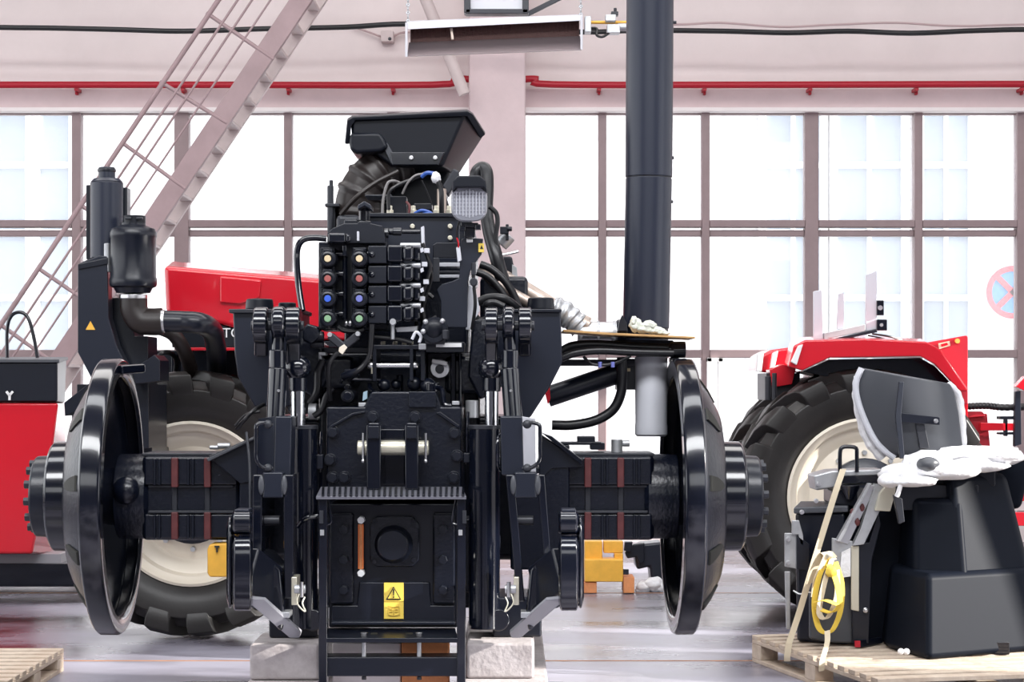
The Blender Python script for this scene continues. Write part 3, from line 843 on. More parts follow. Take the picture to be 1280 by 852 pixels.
Q = thing('operator_seat', 'grey shell operator seat in white foam wrap on the cab floor', 'seat', P(1180, 600, 10.8))
rows = [(1075, 459, 1187, 479), (1069, 478, 1193, 490), (1073, 505, 1198, 515), (1086, 542, 1201, 540), (1106, 566, 1203, 556), (1120, 572, 1204, 566)]
def seat_grid(dd):
    g = []
    for (x0, y0, x1, y1) in rows:
        r = []
        for k in range(9):
            t = k / 8
            r.append(P(x0 + (x1 - x0) * t, y0 + (y1 - y0) * t, 10.72 + .16 * (2 * t - 1) ** 2 * .6 - .05 * t + dd))
        g.append(r)
    return g
def sheet(g0, g1):
    m = M()
    A_ = [[m.bm.verts.new(p) for p in r] for r in g0]
    B_ = [[m.bm.verts.new(p) for p in r] for r in g1]
    nr, nc = len(A_), len(A_[0])
    for i in range(nr - 1):
        for j in range(nc - 1):
            m.bm.faces.new([A_[i][j], A_[i][j + 1], A_[i + 1][j + 1], A_[i + 1][j]])
            m.bm.faces.new([B_[i][j], B_[i + 1][j], B_[i + 1][j + 1], B_[i][j + 1]])
    for i in range(nr - 1):
        m.bm.faces.new([A_[i][0], A_[i + 1][0], B_[i + 1][0], B_[i][0]])
        m.bm.faces.new([A_[i][-1], B_[i][-1], B_[i + 1][-1], A_[i + 1][-1]])
    for j in range(nc - 1):
        m.bm.faces.new([A_[0][j], B_[0][j], B_[0][j + 1], A_[0][j + 1]])
        m.bm.faces.new([A_[-1][j], A_[-1][j + 1], B_[-1][j + 1], B_[-1][j]])
    return m
sheet(seat_grid(0), seat_grid(.05)).done('back_shell', GRY, Q, bev=0.01, smooth=50)
dl = 10.80
M().ptube([(1077, 460, dl), (1070, 478, dl), (1072, 500, dl), (1083, 530, dl), (1098, 556, dl), (1118, 572, dl)], 4.2, 10, 4).done('edge_trim', FLT, Q, bev=0)
M().ptube([(1074, 470, dl + .06), (1073, 500, dl + .06), (1084, 545, dl + .06), (1104, 572, dl + .06)], 7, 10, 4, rib=2).done('foam_edge', WPL, Q, bev=0)
M().ptube([(1186, 480, dl), (1198, 495, dl + .04), (1202, 520, dl + .04), (1204, 556, dl + .04)], 4.5, 10, 4, rib=2).done('foam_edge', WPL, Q, bev=0)
M().prism([P(1124, 477, 10.62), P(1130, 477, 10.62), P(1126.5, 520, 10.60), P(1131, 573, 10.58), P(1125, 573, 10.58), P(1119.5, 520, 10.60)], [q + Vector((0, .02, 0)) for q in (P(1124, 477, 10.62), P(1130, 477, 10.62), P(1126.5, 520, 10.60), P(1131, 573, 10.58), P(1125, 573, 10.58), P(1119.5, 520, 10.60))]).done('back_bar', NAVY, Q, bev=.003)
M().poly([(1120, 515), (1175, 521), (1175, 531), (1120, 527)], 10.63, .03).done('cross_bar', BLS, Q, bev=.003)
M().poly([(1143, 520), (1154, 521), (1162, 560), (1150, 560)], 10.65, .03).done('support_bar', DGR, Q, bev=.003)
M().bolt(1171, 526, 10.6, 2.5, .03).done('bolt', STL, Q, bev=0)
w = M()
for x, y, d, rx, ry, rz in ((1128, 592, 10.6, .12, .14, .055), (1112, 600, 10.55, .06, .09, .04), (1160, 582, 10.62, .14, .18, .075), (1200, 576, 10.7, .17, .2, .07), (1240, 570, 10.75, .15, .2, .055), (1140, 601, 10.5, .13, .1, .03), (1185, 589, 10.58, .16, .12, .045), (1225, 582, 10.62, .14, .1, .035)):
    w.ball(P(x, y, d), 1.0, (rx, ry, rz), .16, 5)
w.done('foam_wrap', WPL, Q, bev=0, smooth=80)
for k in range(3):
    M().ptube([(1176, 563 + k * 4, 10.58 - .03 * k), (1205, 560 + k * 4, 10.58 - .03 * k), (1240, 561 + k * 4, 10.6 - .03 * k), (1272, 563 + k * 4, 10.62 - .03 * k)], 3.2, 8, 3, rib=2).done('rolled_foam', WPL, Q, bev=0)
M().ball(P(1160, 580, 10.47), 1, (.058, .05, .038), .1).done('dark_cushion', GRY, Q, bev=0)
M().ptube([(1133, 570, 10.5), (1130, 590, 10.44), (1124, 612, 10.44), (1121, 620, 10.45)], 3, 8).done('white_strip', WPL, Q, bev=0)
M().wbox(2.05, 2.5, 10.75, 11.2, .98, 1.07).done('seat_base', PLB, Q, bev=.01)

sv = Vector((1, .2, 0))
s_ = thing('lashing_strap', 'cream webbing strap drawn tight from handle to pallet edge', 'strap', P(990, 810, 11.0))
M().ribbon([P(1054, 586, bd + .06), P(1042, 622, bd - .02), P(1018, 700, bd - .06), P(1000, 762, bd - .06), P(986, 804, 10.70)], .034, .004, sv, 4).done('webbing', STRP, s_, bev=0)
M().ribbon([P(986, 804, 10.70), P(984, 820, 10.70), P(984, 826, 10.71)], .034, .004, sv, 3).done('webbing_end', STRP, s_, bev=0)
y_ = thing('strap_bundle', 'looped bundle of yellow and cream ratchet webbing hanging in front of console', 'strap', P(1035, 790, 10.6))
yd = 10.62
def loop(pts, m_, w_=.034):
    M().ribbon([P(x, y, yd + o_) for x, y, o_ in pts], w_, .004, (1, .5, .15), 5).done('strap_loop', m_, y_, bev=0)
loop([(1037, 695, .0), (1024, 720, -.03), (1018, 755, -.04), (1024, 785, -.02), (1038, 790, .0), (1050, 765, .02), (1052, 730, .03), (1044, 702, .02)], YSTR)
loop([(1040, 698, .0), (1030, 730, -.05), (1024, 765, -.06), (1034, 772, -.04), (1046, 745, -.02), (1046, 712, .0)], STRP)
loop([(1036, 705, -.02), (1045, 725, -.06), (1050, 752, -.07), (1040, 765, -.06), (1022, 760, -.05)], YSTR)
loop([(1020, 752, -.08), (1032, 750, -.09), (1048, 756, -.08)], YSTR)
loop([(1043, 696, .02), (1036, 690, -.02), (1030, 700, -.03), (1020, 725, -.02), (1017, 745, .0)], STRP)
loop([(1034, 788, -.03), (1034, 803, -.11), (1028, 825, -.36), (1027, 838, -.37)], STRP)
M().ball(P(1039, 714, yd - .05), 1, (.03, .02, .03), .2).done('knot', YSTR, y_, bev=0)
M().ball(P(1036, 694, yd - .02), 1, (.02, .02, .02), .1).done('buckle', PIN, y_, bev=0)
loop([(1040, 700, .02), (1030, 690, .02), (1018, 712, .04), (1014, 728, .06)], STRP, .06)

# ------------------------------------------------------------------ red tractor behind on the right
T3 = thing('tractor', 'red tractor with red fender over its big black tyre, behind the pallet on the right', 'tractor', P(1085, 785, 13.2))
e = 12.95
wheel(T3, 1085, 622, e, 163, 98, .52, lugs=17)
wheel(T3, 1052, 612, e + 1.4, 147, 90, .5, lugs=17)
fo = [(985, 458), (992, 432), (1006, 425), (1083, 423), (1158, 427), (1176, 437), (1210, 486), (1210, 489), (1200, 489), (1168, 455), (1150, 445), (1037, 447), (1020, 455), (1003, 463)]
M().poly(fo, e - .1, .75, back=[(x * .985 + 10, y - 4) for x, y in fo]).done('fender', RED, T3, bev=0.02, seg=3)
M().poly([(1003, 464), (1037, 449), (1150, 447), (1168, 457), (1200, 490), (1195, 520), (1120, 470), (1030, 470)], e + .1, .5).done('fender_liner', BLK, T3)
fo2 = [(946, 464), (950, 444), (964, 437), (985, 434), (990, 436), (985, 458), (962, 466)]
M().poly(fo2, e + 1.1, .6).done('fender', RED, T3, bev=0.02, seg=3)
M().poly([(946, 464), (947, 442), (955, 440), (952, 464)], e + 1.05, .05).poly([(962, 464), (966, 441), (973, 438), (968, 462)], e + 1.04, .05).done('fender_highlight', WHT, T3)  # white stripes painted as highlights on the far fender
M().poly([(989, 452), (998, 432), (1004, 430), (996, 456)], e - .13, .04).done('fender_highlight', WHT, T3)  # white stripe painted as a highlight on the near fender
M().box(958, 466, 1000, 500, e + .6, .5).vcyl(960, 470, 500, e + .5, 4).vcyl(968, 466, 500, e + .45, 3).done('suspension', DGR, T3)
M().poly([(962, 462), (978, 455), (995, 460), (990, 480), (966, 484)], e + .55, .2).done('red_bracket', RED, T3)
M().poly([(1158, 428), (1208, 419), (1210, 421), (1210, 505), (1200, 505), (1196, 480), (1170, 440)], e + .15, .05).done('rear_panel', RDP, T3, bev=.005)
M().fcyl(1197, 426, e + .13, 3, .02).done('reflector', REFL, T3, bev=0)
M().poly([(1173, 429), (1187, 426), (1188, 432), (1174, 436)], e + .14, .01).done('warning_sticker', STRP, T3, bev=0)
M().poly([(1176, 430), (1184, 428), (1185, 431), (1177, 433)], e + .135, .006).done('sticker_stripe', RED, T3, bev=0)
M().poly([(1198, 489), (1210, 489), (1210, 545), (1204, 560), (1196, 540)], e + .2, .2).done('red_post', RED, T3)
# light rack
for pts in (((1017, 424), (1017, 364), (1027, 362), (1029, 423)), ((1046, 412), (1048, 367), (1055, 365), (1055, 411)), ((1082, 414), (1083, 343), (1096, 338), (1096, 411))):
    M().poly(list(pts), e + .2, .03).done('pale_board', FLT, T3)
M().poly([(1030, 424), (1030, 416), (1082, 405), (1082, 414)], e + .18, .06).done('rack_rail', GAL, T3)
M().poly([(1028, 426), (1096, 411), (1097, 415), (1045, 426)], e + .17, .1).done('rack_rail', BLS, T3)
M().box(1096, 375, 1105, 394, e + .18, .08).done('tail_lamp', BLK, T3)
M().fcyl(1100.5, 384.5, e + .165, 3, .02).done('lamp_lens', LENS_W, T3, bev=0)
M().box(1096, 399, 1109, 413, e + .17, .1).done('lamp_housing', BLK, T3)
M().fcyl(1102, 406, e + .16, 2.2, .02).done('lamp_bolt', STL, T3, bev=0)
M().ptube([(1090, 417, e + .15), (1110, 420, e + .15), (1130, 425, e + .2), (1142, 426, e + .2)], 1.3, 8).done('cable', RUB, T3, bev=0)
M().ptube([(1085, 419, e + .2), (1100, 422, e + .2), (1114, 426, e + .2)], 1.0, 8).done('cable', RUB, T3, bev=0)
M().ptube([(1205, 508, e + .3), (1232, 507, e + .3), (1262, 509, e + .3), (1330, 505, e + .3)], 4, 12, 8, rib=3).done('corrugated_hose', RUB, T3, bev=0)
M().poly([(1226, 528), (1272, 529), (1272, 538), (1226, 538)], e + .25, .06).done('red_arm', RED, T3)
M().poly([(1204, 514), (1234, 517), (1238, 560), (1222, 560)], e + .35, .06).poly([(1204, 514), (1228, 514), (1232, 520), (1208, 522)], e + .3, .1).done('red_link', RDP, T3)
M().box(1250, 520, 1276, 524, e + .25, .1).box(1250, 540, 1276, 543, e + .25, .1).box(1256, 524, 1260, 545, e + .25, .05).done('bracket', BLS, T3)
M().poly([(1269, 489), (1276, 488), (1277, 555), (1268, 558)], e + .18, .05).done('link_bar', NAVY, T3)
M().poly([(1270, 483), (1282, 470), (1300, 470), (1300, 488), (1280, 488)], e + .15, .1).done('red_bracket', RED, T3)
M().box(1262, 617, 1340, 626, e + .3, .2).box(1262, 640, 1340, 657, e + .3, .2).box(1160, 560, 1262, 690, e + .6, .4).done('rear_frame', RED, T3)
M().box(1000, 560, 1160, 690, e + .56, .8).done('axle', BLS, T3)

# ------------------------------------------------------------------ small things on the far floor
cy = thing('floor_jack', 'yellow steel stand with open top on wooden blocks, under the right axle', 'stand', P(756, 740, 15.05))
M().box(731, 699, 779, 727, 15.0, .25).done('body', YEL, cy, bev=.008)
M().box(731, 676, 753, 700, 15.1, .15).box(754.5, 676, 779, 691, 15.12, .12).box(768, 691, 779, 700, 15.12, .12).done('upright', YEL, cy, bev=.008)
M().box(778, 711, 786, 718, 15.02, .05).done('latch', BLK, cy)
for i, (x0, y0, x1, y1, d) in enumerate(((729, 727.5, 746, 741, 15.02), (779.5, 721, 793, 741, 15.0))):
    tag(M().box(x0, y0, x1, y1, d, .25).done('timber_block', ORG), ('brown timber block under the left side of the yellow stand', 'brown timber block against the right side of the yellow stand')[i], 'block')
mp_ = thing('machine_part', 'dark cast machine part under the axle beside the yellow stand', 'machine part', P(808, 735, 15.3))
M().poly([(792, 690), (800, 680), (828, 677), (835, 735), (815, 735), (812, 708), (796, 712)], 15.3, .3).done('housing', NAVY, mp_, bev=.02)
M().poly([(781, 690), (792, 680), (806, 678), (806, 702), (800, 706), (795, 696), (784, 698)], 15.25, .1).done('hook', BLS, mp_, bev=.01)
M().poly([(781, 677), (791, 677), (789, 690), (780, 688)], 15.2, .1).done('lug', BLS, mp_)
g = M()
for x, y, r in ((806, 733, .05), (818, 730, .065), (829, 734, .05), (799, 737, .025)):
    g.ball(P(x, y, 15.15), r, (1.2, .8, .8), .3, 6)
tag(g.done('plastic_bag', WPL, bev=0, smooth=80), 'crumpled white plastic bag on the floor below the axle', 'bag')
# ------------------------------------------------------------------ the black tractor chassis in the middle
T = thing('tractor_chassis', 'black wheelless tractor chassis seen from behind, raised on concrete blocks', 'tractor', P(495, 803, 8.0))
AX = Vector((math.cos(.0206), math.sin(.0206), 0))
# -- hub ends
def hub_end(cx, sgn):
    o = P(cx, 620, 8.2)
    ax = AX * sgn
    ring = M().lathe([(.535, -.012), (.543, .0), (.543, .062), (.535, .07), (.505, .075), (.49, .066), (.49, .02), (.47, -.004), (.485, -.014)], o, ax, 96, closed=True).done('wheel_rim_ring', BLK, T, bev=.003, smooth=40)
    M().lathe([(.488, .045), (.488, .072), (.47, .085), (.43, .115), (.36, .155), (.335, .166), (.20, .17), (.20, .13), (.31, .125), (.35, .10), (.41, .065), (.46, .045)], o, ax, 80, closed=True).done('wheel_disc', CST, T, bev=.003)
    n = 10
    u, v = basis(ax)[1:]
    for k in range(n):
        a = 2 * PI * (k + .5) / n
        dr = u * math.cos(a) + v * math.sin(a)
        tn = ax.cross(dr)
        q = []
        for r, h, w in ((.466, .095, .030), (.43, .1215, .026), (.40, .1385, .020), (.375, .1525, .008)):
            c = o + dr * r + ax * h
            q.append([c - tn * w - ax * .02, c + tn * w - ax * .02, c + tn * w, c - tn * w])
        M().loft(q).done('disc_slot', INK, T, bev=.001)
    M().lathe([(.22, .14), (.225, .172), (.217, .18), (.215, .255), (.205, .265), (.15, .268), (.15, .14)], o, ax, 64, closed=True).done('hub_drum', BLK, T, bev=.003)
    M().lathe([(.175, .25), (.175, .268), (.161, .272), (.158, .325), (.15, .333), (.001, .335), (.001, .25)], o, ax, 48).done('hub_cap', BLS, T, bev=.003)
    for k in range(12):
        a = 2 * PI * (k + .3) / 12
        c = o + (u * math.cos(a) + v * math.sin(a)) * .128 + ax * .32
        M().cyl(c, c + ax * .034, .017, None, 6).done('hub_bolt', DGR, T, bev=.002)
    # axle sleeve inside
    M().lathe([(.13, -.015), (.166, -.02), (.168, -.115), (.15, -.13), (.12, -.02), (.10, .14), (.17, .14), (.17, .125)], o, ax, 40).done('axle_sleeve', CST, T, bev=0)
    return o
oL = hub_end(151, -1)
oR = hub_end(843, 1)
# cast notch on the left ring
M().bar(P(146, 462, 8.1), P(176, 460, 8.2), .06, .035).done('ring_lug', BLK, T, bev=.008)
# -- axle housings
def housing(x0, x1, name, red_x, gro_x, xin):
    M().box(x0, 569, x1, 675, 8.06, .30).done(name, CST, T, bev=.02, seg=3)
    # frame ribs leave a recessed centre panel
    k = M()
    k.box(x0 + 3, 571, x1 - 3, 606, 8.035, .04).box(x0 + 3, 642, x1 - 3, 673, 8.035, .04)
    k.done('housing_flange', CST, T, bev=.008)
    k = M()
    for x in gro_x:
        k.box(x - 4.5, 573, x - 1.5, 606, 8.022, .03).box(x + 1.5, 573, x + 4.5, 606, 8.022, .03).box(x - 4.5, 643, x - 1.5, 673, 8.022, .03).box(x + 1.5, 643, x + 4.5, 673, 8.022, .03)
    k.done('housing_rib', BLS, T, bev=.003)
    for x in red_x:
        M().box(x - 4.3, 572, x + 4.3, 609, 8.015, .03).box(x - 4.3, 640, x + 4.3, 674, 8.015, .03).done('primer_stripe', RST, T, bev=.004)
        M().box(x - 3.4, 606, x + 3.4, 643, 8.05, .02).done('worn_stripe', DGR, T, bev=.003)
    M().box(x0 + 8, 606, x1 - 8, 609, 8.045, .03).box(x0 + 8, 638, x1 - 8, 641.5, 8.03, .03).done('panel_lip', DGR, T, bev=.003)
    M().box(x0, 566, x1, 570, 8.07, .28).done('housing_top', DGR, T, bev=.004)
housing(177, 300, 'axle_housing', (218, 259), (196, 238), 1)
housing(700, 818, 'axle_housing', (735, 776), (756, 796), -1)
M().cyl(P(150, 620, 8.2), P(180, 620, 8.2), S(53, 8.2)).done('axle_neck', CST, T, bev=.006)
M().cyl(P(816, 620, 8.2), P(846, 620, 8.2), S(52, 8.2)).done('axle_neck', CST, T, bev=.006)
M().ball(P(158, 613, 8.05), .055, (1, 1, 1)).done('breather_boss', CST, T, bev=0)
M().poly([(260, 570), (318, 545), (322, 548), (322, 600), (300, 604)], 7.98, .25).done('gusset', BLS, T)
M().poly([(258, 573), (318, 546), (318, 549), (260, 577)], 7.95, .3).done('gusset_top', GRY, T, bev=.003)
M().poly([(674, 542), (728, 577), (728, 583), (690, 585), (674, 600)], 7.98, .25).done('gusset', BLS, T)
M().poly([(676, 540), (690, 545), (729, 575), (727, 581)], 7.95, .3).done('gusset_top', BLK, T, bev=.003)
M().poly([(638, 580), (690, 584), (712, 572), (712, 676), (700, 690), (680, 712), (638, 712)], 7.99, .35).poly([(300, 575), (330, 575), (330, 676), (296, 676)], 7.99, .35).done('axle_root', CST, T, bev=.01)
M().poly([(259, 686), (262, 680), (300, 678), (300, 721), (262, 721), (259, 716)], 8.0, .12).done('yellow_bracket', YEL, T, bev=.006)
M().box(268, 682, 274, 684, 7.99, .02).box(270, 684, 272, 690, 7.99, .02).done('bracket_mark', INK, T, bev=0)
M().box(285, 660, 330, 720, 8.06, .1).done('bracket_support', BLS, T)
M().box(698, 552, 752, 556, 8.2, .1).box(722, 545, 744, 553, 8.2, .1).box(704, 556, 712, 568, 8.2, .1).box(738, 553, 756, 562, 8.2, .1).done('axle_bracket', BLS, T)
M().vcyl(771, 549, 567, 8.2, 7).hcyl(778, 787, 554, 8.2, 4).done('breather', GAL, T, bev=.002)
M().hcyl(272, 288, 557, 8.2, 3.5).hcyl(262, 274, 559, 8.2, 2.5).done('hose_fitting', GAL, T, bev=.002)

# -- body behind everything
M().box(398, 440, 600, 760, 8.32, 1.6).done('transmission_body', CST, T, bev=.02)
M().box(330, 520, 660, 700, 8.34, .7).done('axle_centre', CST, T, bev=.03)
M().box(395, 445, 442, 486, 7.98, .4).box(556, 445, 600, 492, 8.0, .4).done('rockshaft_housing', CST, T, bev=.02)
M().hcyl(374, 420, 465, 8.1, 22).hcyl(575, 625, 465, 8.1, 22).done('rockshaft', BLS, T, bev=.006)
M().box(430, 330, 585, 445, 8.35, 1.4).done('engine_rear', CST, T, bev=.02)
M().box(450, 268, 590, 340, 8.7, 1.6).done('engine_block', CST, T, bev=.02)

# -- gearcase front
M().poly([(408, 508), (455, 508), (464, 489), (545, 489), (552, 508), (577, 508), (577, 625), (408, 625)], 7.72, .6).done('gearcase', CST, T, bev=.008)
M().box(511, 489, 545, 509, 7.70, .05).done('cover_plate', CST, T, bev=.003)
M().poly([(412, 532), (440, 516), (456, 513), (456, 516), (442, 519), (414, 535)], 7.705, .03).poly([(545, 516), (550, 514), (574, 531), (574, 536)], 7.705, .03).done('cast_rib', CST, T, bev=.003)
for x, y in ((465.5, 521.5), (518.5, 521.5), (415.5, 540.5), (568, 541.5), (415, 597), (567, 597), (430, 597), (412, 575), (571, 570)):
    M().bolt(x, y, 7.68, 7, .05).done('gearcase_bolt', BLS, T, bev=.002)
for x0, x1 in ((458, 476), (506, 523)):
    M().poly([(x0, 532), (x0 + 3, 528), (x1 - 3, 528), (x1, 532), (x1, 612), (x0, 612)], 7.56, .2).done('clevis_lug', BLK, T, bev=.006)
    M().box(x0 + 2, 532, x1 - 2, 548, 7.545, .03).done('lug_pad', BLS, T, bev=.004)
M().hcyl(447, 536, 559.5, 7.64, 9.2, 32).done('top_link_pin', PIN, T, bev=.004)
for x in (454, 532):
    M().vcyl(x, 541, 577, 7.6, 1.6, seg=10).done('lock_pin', STL, T, bev=0)
    M().ball(P(x, 576, 7.59), .008).done('pin_head', STL, T, bev=0)
M().box(477, 536, 506, 606, 7.715, .02).done('recess_plate', BLK, T)

# -- pick-up hitch frame above gearcase
M().box(464, 430.5, 533, 436.5, 7.82, .3).done('hitch_top_plate', BLS, T)
for x in (466, 512):
    M().box(x, 434, x + 4.5, 476, 7.82, .25).done('hitch_side_plate', BLS, T, bev=.002)
M().box(526, 436, 531, 476, 7.84, .25).done('hitch_side_plate', BLS, T, bev=.002)
M().hcyl(463, 521, 456.5, 7.86, 4.6).done('hitch_rod', CHR, T, bev=.003)
for x in (464, 518.5):
    M().ball(P(x, 456.5, 7.84), .016).done('rod_end', STL, T, bev=0)
M().vcyl(465, 457, 467, 7.83, 1.3, seg=8).done('rod_pin', PIN, T, bev=0)
for x in (479, 494, 505.5, 514):
    M().vcyl(x, 426.5, 431, 7.9, 3.2, seg=6).done('plate_nut', PIN, T, bev=.001)
M().box(532, 427, 580, 440, 7.80, .25).done('cross_plate', BLS, T)
M().box(545, 428.6, 577, 433.6, 7.79, .01).done('pale_strip', WHT, T, bev=0)
M().box(523, 429, 533, 437, 7.79, .05).done('plate_end', GAL, T)
M().box(533, 440, 578, 508, 8.02, .3).done('dark_housing', BLS, T, bev=.008)
M().box(563, 440, 570, 506, 7.98, .1).box(573, 440, 577, 506, 7.96, .1).done('housing_edge', BLK, T, bev=.006)
o = M().fcyl(549.5, 460.5, 7.96, 12, .07, 13).done('silver_plug', STL, T, bev=.003)
M().bar(P(540, 450.5, 7.93), P(559, 454.5, 7.93), .012, .015).done('plug_handle', WHT, T, bev=.002)
M().fcyl(549.5, 461, 7.945, 5.5, .03).done('plug_centre', DGR, T, bev=.002)
M().ptube([(462, 480, 7.86), (463, 487, 7.84), (467, 489, 7.82)], 3, 10).done('pipe_bend', BLK, T, bev=0)
M().ptube([(546, 484, 7.8), (552, 486, 7.78), (554, 496, 7.76), (556, 505, 7.74), (564, 507, 7.74)], 3, 10).done('pipe_bend', BLK, T, bev=0)
M().box(565, 501, 574, 506, 7.74, .06).done('pale_nut', GAL, T, bev=.002)
M().fcyl(434.5, 495, 7.8, 8.5, .2).done('breather_cap', BLS, T, bev=.006)
M().fcyl(434.5, 495, 7.77, 6, .05).bolt(433, 484, 7.85, 4, .1).done('cap_nut', BLK, T, bev=.004)
M().ptube([(426, 478, 7.85), (430, 474, 7.83), (450, 474, 7.83), (475, 475, 7.85)], 2, 10).done('pipe', BLK, T, bev=0)
M().poly([(454, 490), (459, 488), (459, 498), (453, 501)], 7.74, .03).done('blue_tag', mat('pale_blue', (.30, .42, .50), .4), T, bev=.001)
M().box(448, 503, 458, 508, 7.73, .05).done('pale_nut', GAL, T, bev=.002)
M().ball(P(480, 481, 7.9), .025).ball(P(495, 480, 7.92), .02).ball(P(518, 479, 7.88), .028).ball(P(535, 482, 7.86), .03).done('bolt_head', BLS, T, bev=0)
M().vcyl(500, 468, 489, 7.95, 4).vcyl(518, 470, 489, 7.93, 5).vcyl(540, 478, 489, 7.85, 9).done('linkage_post', BLK, T)
M().box(430, 461, 446, 471, 7.9, .05).done('pale_block', NAVY, T)
M().box(398, 440, 402, 460, 7.9, .1).box(398, 440, 407, 444, 7.88, .1).done('pale_bracket', GAL, T, bev=.002)
M().box(404, 434, 466, 441, 7.95, .2).done('cross_beam', BLS, T)

# -- step frame and PTO plate
M().prism([P(395, 620, 7.40), P(583, 620, 7.40), P(583, 624, 7.40), P(395, 624, 7.40)], [P(401, 608, 7.66), P(578, 608, 7.66), P(578, 612, 7.66), P(401, 612, 7.66)]).done('step_plate', STP, T, bev=.002)
k = M()
for i in range(26):
    x = 402 + i * 7
    k.hexa([P(x, 618, 7.395), P(x + 3.4, 618, 7.395), P(x + 3.4, 620, 7.395), P(x, 620, 7.395), P(x + .5, 608.2, 7.63), P(x + 3.7, 608.2, 7.63), P(x + 3.7, 610, 7.63), P(x + .5, 610, 7.63)])
k.done('step_teeth', BLK, T, bev=.001)
for x0, x1 in ((398, 409), (571, 582)):
    M().box(x0, 622, x1, 856, 7.42, .06).done('step_rail', BLK, T)
    xc = x0 if x0 < 500 else x1 - 5
    M().box(xc + 1, 638, xc + 6, 654, 7.41, .012).done('rail_joint', DGR, T, bev=.001)
    M().box(x0 + 2, 662, x0 + 7, 669, 7.412, .012).done('rail_mark', GAL, T, bev=.001)
for pts in (((410, 622), (414, 650), (410, 655), (405, 656)), ((570, 622), (565, 650), (569, 655), (574, 656))):
    M().ptube([(x, y, 7.44) for x, y in pts], 1.5, 8).done('rail_gusset', BLK, T, bev=0)
M().box(411, 630, 572, 784, 7.68, .4).done('pto_plate', BLS, T, bev=.006)
M().box(412, 641, 442, 755, 7.655, .03).box(541, 641, 569, 755, 7.655, .03).done('plate_flange', CST, T, bev=.01)
M().poly([(414, 756), (446, 756), (449, 727), (537, 727), (539, 756), (569, 756), (569, 779), (414, 779)], 7.665, .02).done('lower_cover', BLS, T, bev=.006)
M().poly([(462, 655), (470, 645), (516, 645), (524, 655), (524, 700), (516, 708), (470, 708), (462, 700)], 7.655, .03).done('pto_flange', CST, T, bev=.006)
M().lathe([(S(24, 7.6), .03), (S(24, 7.6), .0), (S(20, 7.6), -.02), (S(19.5, 7.6), -.05), (S(18, 7.6), -.055), (.001, -.055)], P(492, 680, 7.65), (0, 1, 0), 40).done('pto_cap', NAVY, T, bev=0)
for x, y in ((468, 652), (516, 652), (468, 702), (517, 700)):
    M().bolt(x, y, 7.64, 3.6, .03).done('flange_bolt', BLK, T, bev=.001)
for x in (429.5, 553.5):
    for y in (661.5, 699.5, 737.5):
        M().bolt(x, y, 7.62, 6.4, .06).done('plate_bolt', BLS, T, bev=.002)
g = M().box(447.5, 655, 454.5, 711, 7.63, .015).done('sight_gauge', AMB, T, bev=.002)
M().vcyl(451, 655, 711, 7.632, 2.2, seg=12).done('sight_tube', ORG, g, bev=0)
for y0, y1 in ((645, 655), (711, 722)):
    M().fcyl(451, (y0 + y1) / 2, 7.60, 4.8, .05, seg=6).done('gauge_nut', WHT, g, bev=.002)
l = M().box(480, 728, 504.5, 773, 7.655, .006).done('warning_label', LBL, T, bev=0)
def tri(x, y, r, d, m_, p_, nm):
    M().poly([(x - r, y + r * .75), (x + r, y + r * .75), (x, y - r)], d, .002).done(nm, m_, p_, bev=0)
tri(492, 742, 9.5, 7.652, INK, l, 'triangle_border')
tri(492, 742.3, 7.3, 7.650, LBL, l, 'triangle_face')
M().poly([(491, 736), (493, 736), (492.6, 744), (491.4, 744)], 7.648, .002).box(491.2, 745, 492.8, 746.8, 7.648, .002).done('exclamation_mark', INK, l, bev=0)
M().box(480, 751, 504.5, 751.6, 7.6535, .002).done('divider_line', INKP, l, bev=0)
k = M()
for a_, b_ in (((485, 757), (485, 768)), ((485, 768), (492, 769.5)), ((492, 769.5), (499, 768)), ((499, 768), (499, 757)), ((485, 757), (492, 758.5)), ((492, 758.5), (499, 757)), ((492, 758), (492, 769)), ((487, 761), (490.5, 761.5)), ((487, 764), (490.5, 764.5)), ((493.5, 761.5), (497, 761)), ((493.5, 764.5), (497, 764))):
    k.bar(P(*a_, 7.652), P(*b_, 7.652), .002, .002, up=(0, 1, 0))
k.done('book_symbol', INKP, l, bev=0)
M().box(414, 776.5, 569, 781, 7.62, .1).done('shelf_edge', NAVY, T, bev=.004)
M().prism([P(407, 797, 7.42), P(573, 797, 7.42), P(573, 803, 7.42), P(407, 803, 7.42)], [P(411, 784, 7.70), P(569, 784, 7.70), P(569, 790, 7.70), P(411, 790, 7.70)]).done('lower_tread', BLS, T, bev=.003)
k = M()
for x, y in ((468, 792), (479, 794), (500, 794), (512, 792)):
    a = P(x, y, 7.52)
    k.wbox(a.x - .012, a.x + .012, 7.5, 7.53, a.z + .0, a.z + .004)
k.done('tread_slot', INK, T, bev=0)
M().box(401, 821, 574, 845, 7.44, .12).done('lower_bar', BLS, T, bev=.004)
for x in (455, 524):
    M().vcyl(x, 797, 822, 7.46, 2.9, seg=12).done('spacer_stud', GAL, T, bev=.001)
    M().vcyl(x, 790, 797, 7.46, 5, 3.5, seg=8).done('stud_nut', STL, T, bev=.001)
    M().vcyl(x, 845, 849, 7.47, 3, seg=8).done('stud_nut', DGR, T, bev=.001)

